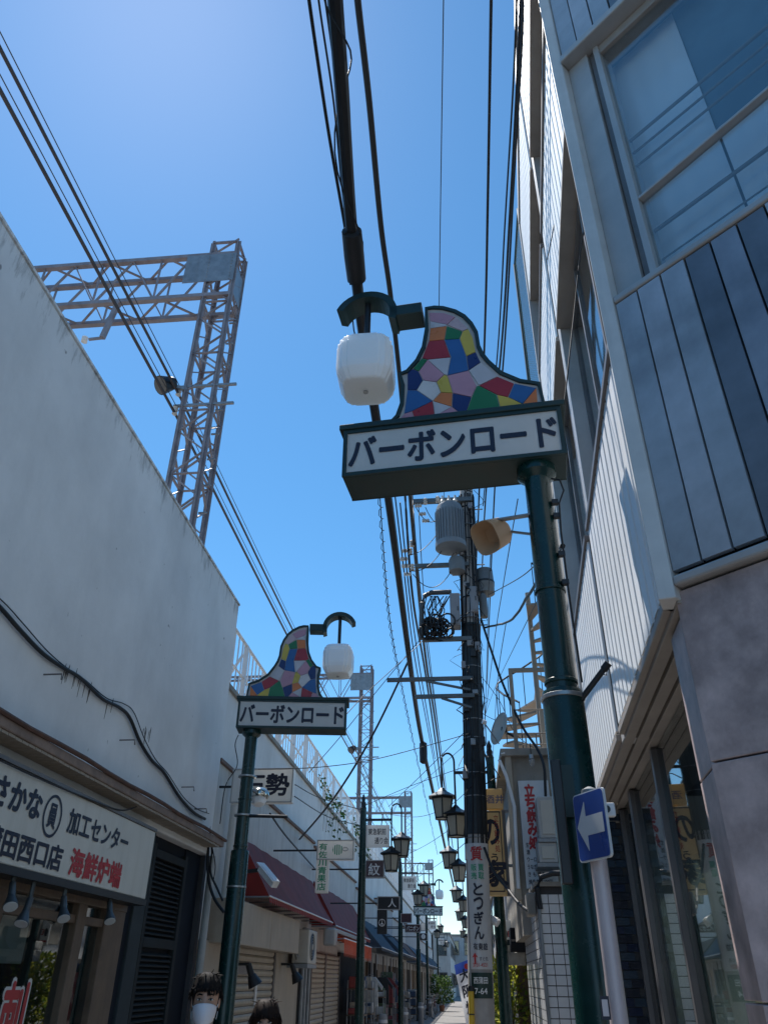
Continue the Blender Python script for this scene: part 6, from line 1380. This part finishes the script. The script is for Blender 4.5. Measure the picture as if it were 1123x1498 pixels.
    if mask:
        rg = []
        for z in (-.006, .008, .025, .045, .066, .084, .09):
            row = []
            for j in range(15):
                th = R(-82 + 164*j/14); a = .051 + .010*min(1, max(z, 0)/.06); f = .098 + .016*math.exp(-((z-.045)/.035)**2)*math.exp(-(th/.7)**2); zz = z + .006*math.cos(th*1.1) if z > .06 else z
                row.append(F(a*math.sin(th)*1.08, -f*math.cos(th)**.8 if math.cos(th) > 0 else 0, zz + (.02*abs(math.sin(th))**3 if z < .02 else 0) - (.012*abs(math.sin(th))**3 if z > .06 else 0)))
            rg.append(row)
        q = MB(); q.add([p for r_ in rg for p in r_], [(i*15+j, i*15+j+1, (i+1)*15+j+1, (i+1)*15+j) for i in range(6) for j in range(14)])
        mo = q.build('face_mask', M('mask_white', (.74,.74,.8), .7, var=.04, trans=.15), t, smooth=True); sm = mo.modifiers.new('s', 'SOLIDIFY'); sm.thickness = .0025
        for z in (.03, .06):
            pts_ = [F(-.068 + .136*j/12, -.106 - .012*math.exp(-((-.068+.136*j/12)/.04)**2) + .09*((-.068+.136*j/12)/.075)**4*.9, z) for j in range(2, 11)]
        for s_ in (-1, 1): MB().tube([F(.067*s_, -.025, .075), F(.076*s_, .01, .11), F(.078*s_, .022, .09), F(.068*s_, -.018, .02)], .0016, 5).build('ear_loop', WHITEINK, t)
    # hair: close cap, then tufts
    hm = HAIR2 if female else HAIR; q = MB(); n = 32; rg = []
    lowb = -.05 if female else .055
    for (z, a, f, b) in [(lowb, .066, .06, .085)] + [h for h in HP if h[0] > lowb]:
        r_ = []
        for kk in range(n):
            th = 2*math.pi*kk/n; ct = math.cos(th); g = .010 + .004*math.sin(kk*2.3) + (.008 if female else .0); xx = (max(a, .066 if z < .12 else a) + g)*math.sin(th); fr = f + g; yy = -fr*ct if ct > 0 else -(b+g)*ct
            lim = .156 if not female else .142
            zz = z
            if ct > .05 and z < lim: zz = lim + .008*math.sin(kk*3.1); 
            if ct > .35 and z < lim: yy = -(max(f, .086)+g)*ct
            r_.append(F(xx, yy, zz*1.0 + (.014 if z > .2 else 0)))
        rg.append(r_)
    loft(q, rg); rh = random.Random(5 if not female else 8)
    for kk in range(700 if not female else 420):
        th = rh.uniform(0, 6.28); ph = rh.uniform(.02, 1.5) if not female else rh.uniform(.9, 1.5); ct = math.cos(th)
        if ct > .1 and ph > 1.15: ph = 1.15*rh.random()
        bz = .115 + .118*math.cos(ph); rr2 = math.sin(ph); p0 = V((.076*rr2*math.sin(th), -(.092 if ct > 0 else .103)*rr2*ct, bz))
        L = rh.uniform(.03, .06) if not female else rh.uniform(.05, .09)
        dd_ = V((math.sin(th)*.45 + rh.uniform(-.35, .35), -ct*.45 + rh.uniform(-.3, .3), (-.9 if ph > .5 else rh.uniform(-.5, .1)))).normalized()
        lo_ = (.146 if abs(math.sin(th)+.25) < .35 else .128) if not female else .13
        if ct > .2 and bz + dd_.z*L < lo_: L = max(.008, (bz-lo_)/max(.1, -dd_.z))
        p1 = p0 + dd_*L*.5 + V((math.sin(th), -ct, 0))*.010; p2 = p0 + dd_*L
        q.tube([F(*p0), F(*p1), F(*p2)], [.004*sc, .0035*sc, .0008], 4)
    q.build('hair', hm, t, smooth=True)
    return t
pm_ = aY(306, 1420, 4.9); pw_ = aY(391, 1459, 5.6)
person(pm_.x, 4.9, pm_.z, R(14), 'person with short dark hair and a white face mask by the left green pole', False, True)
person(pw_.x, 5.6, pw_.z, R(10), 'person with dark bobbed hair in front of the beige shutter', True, False)
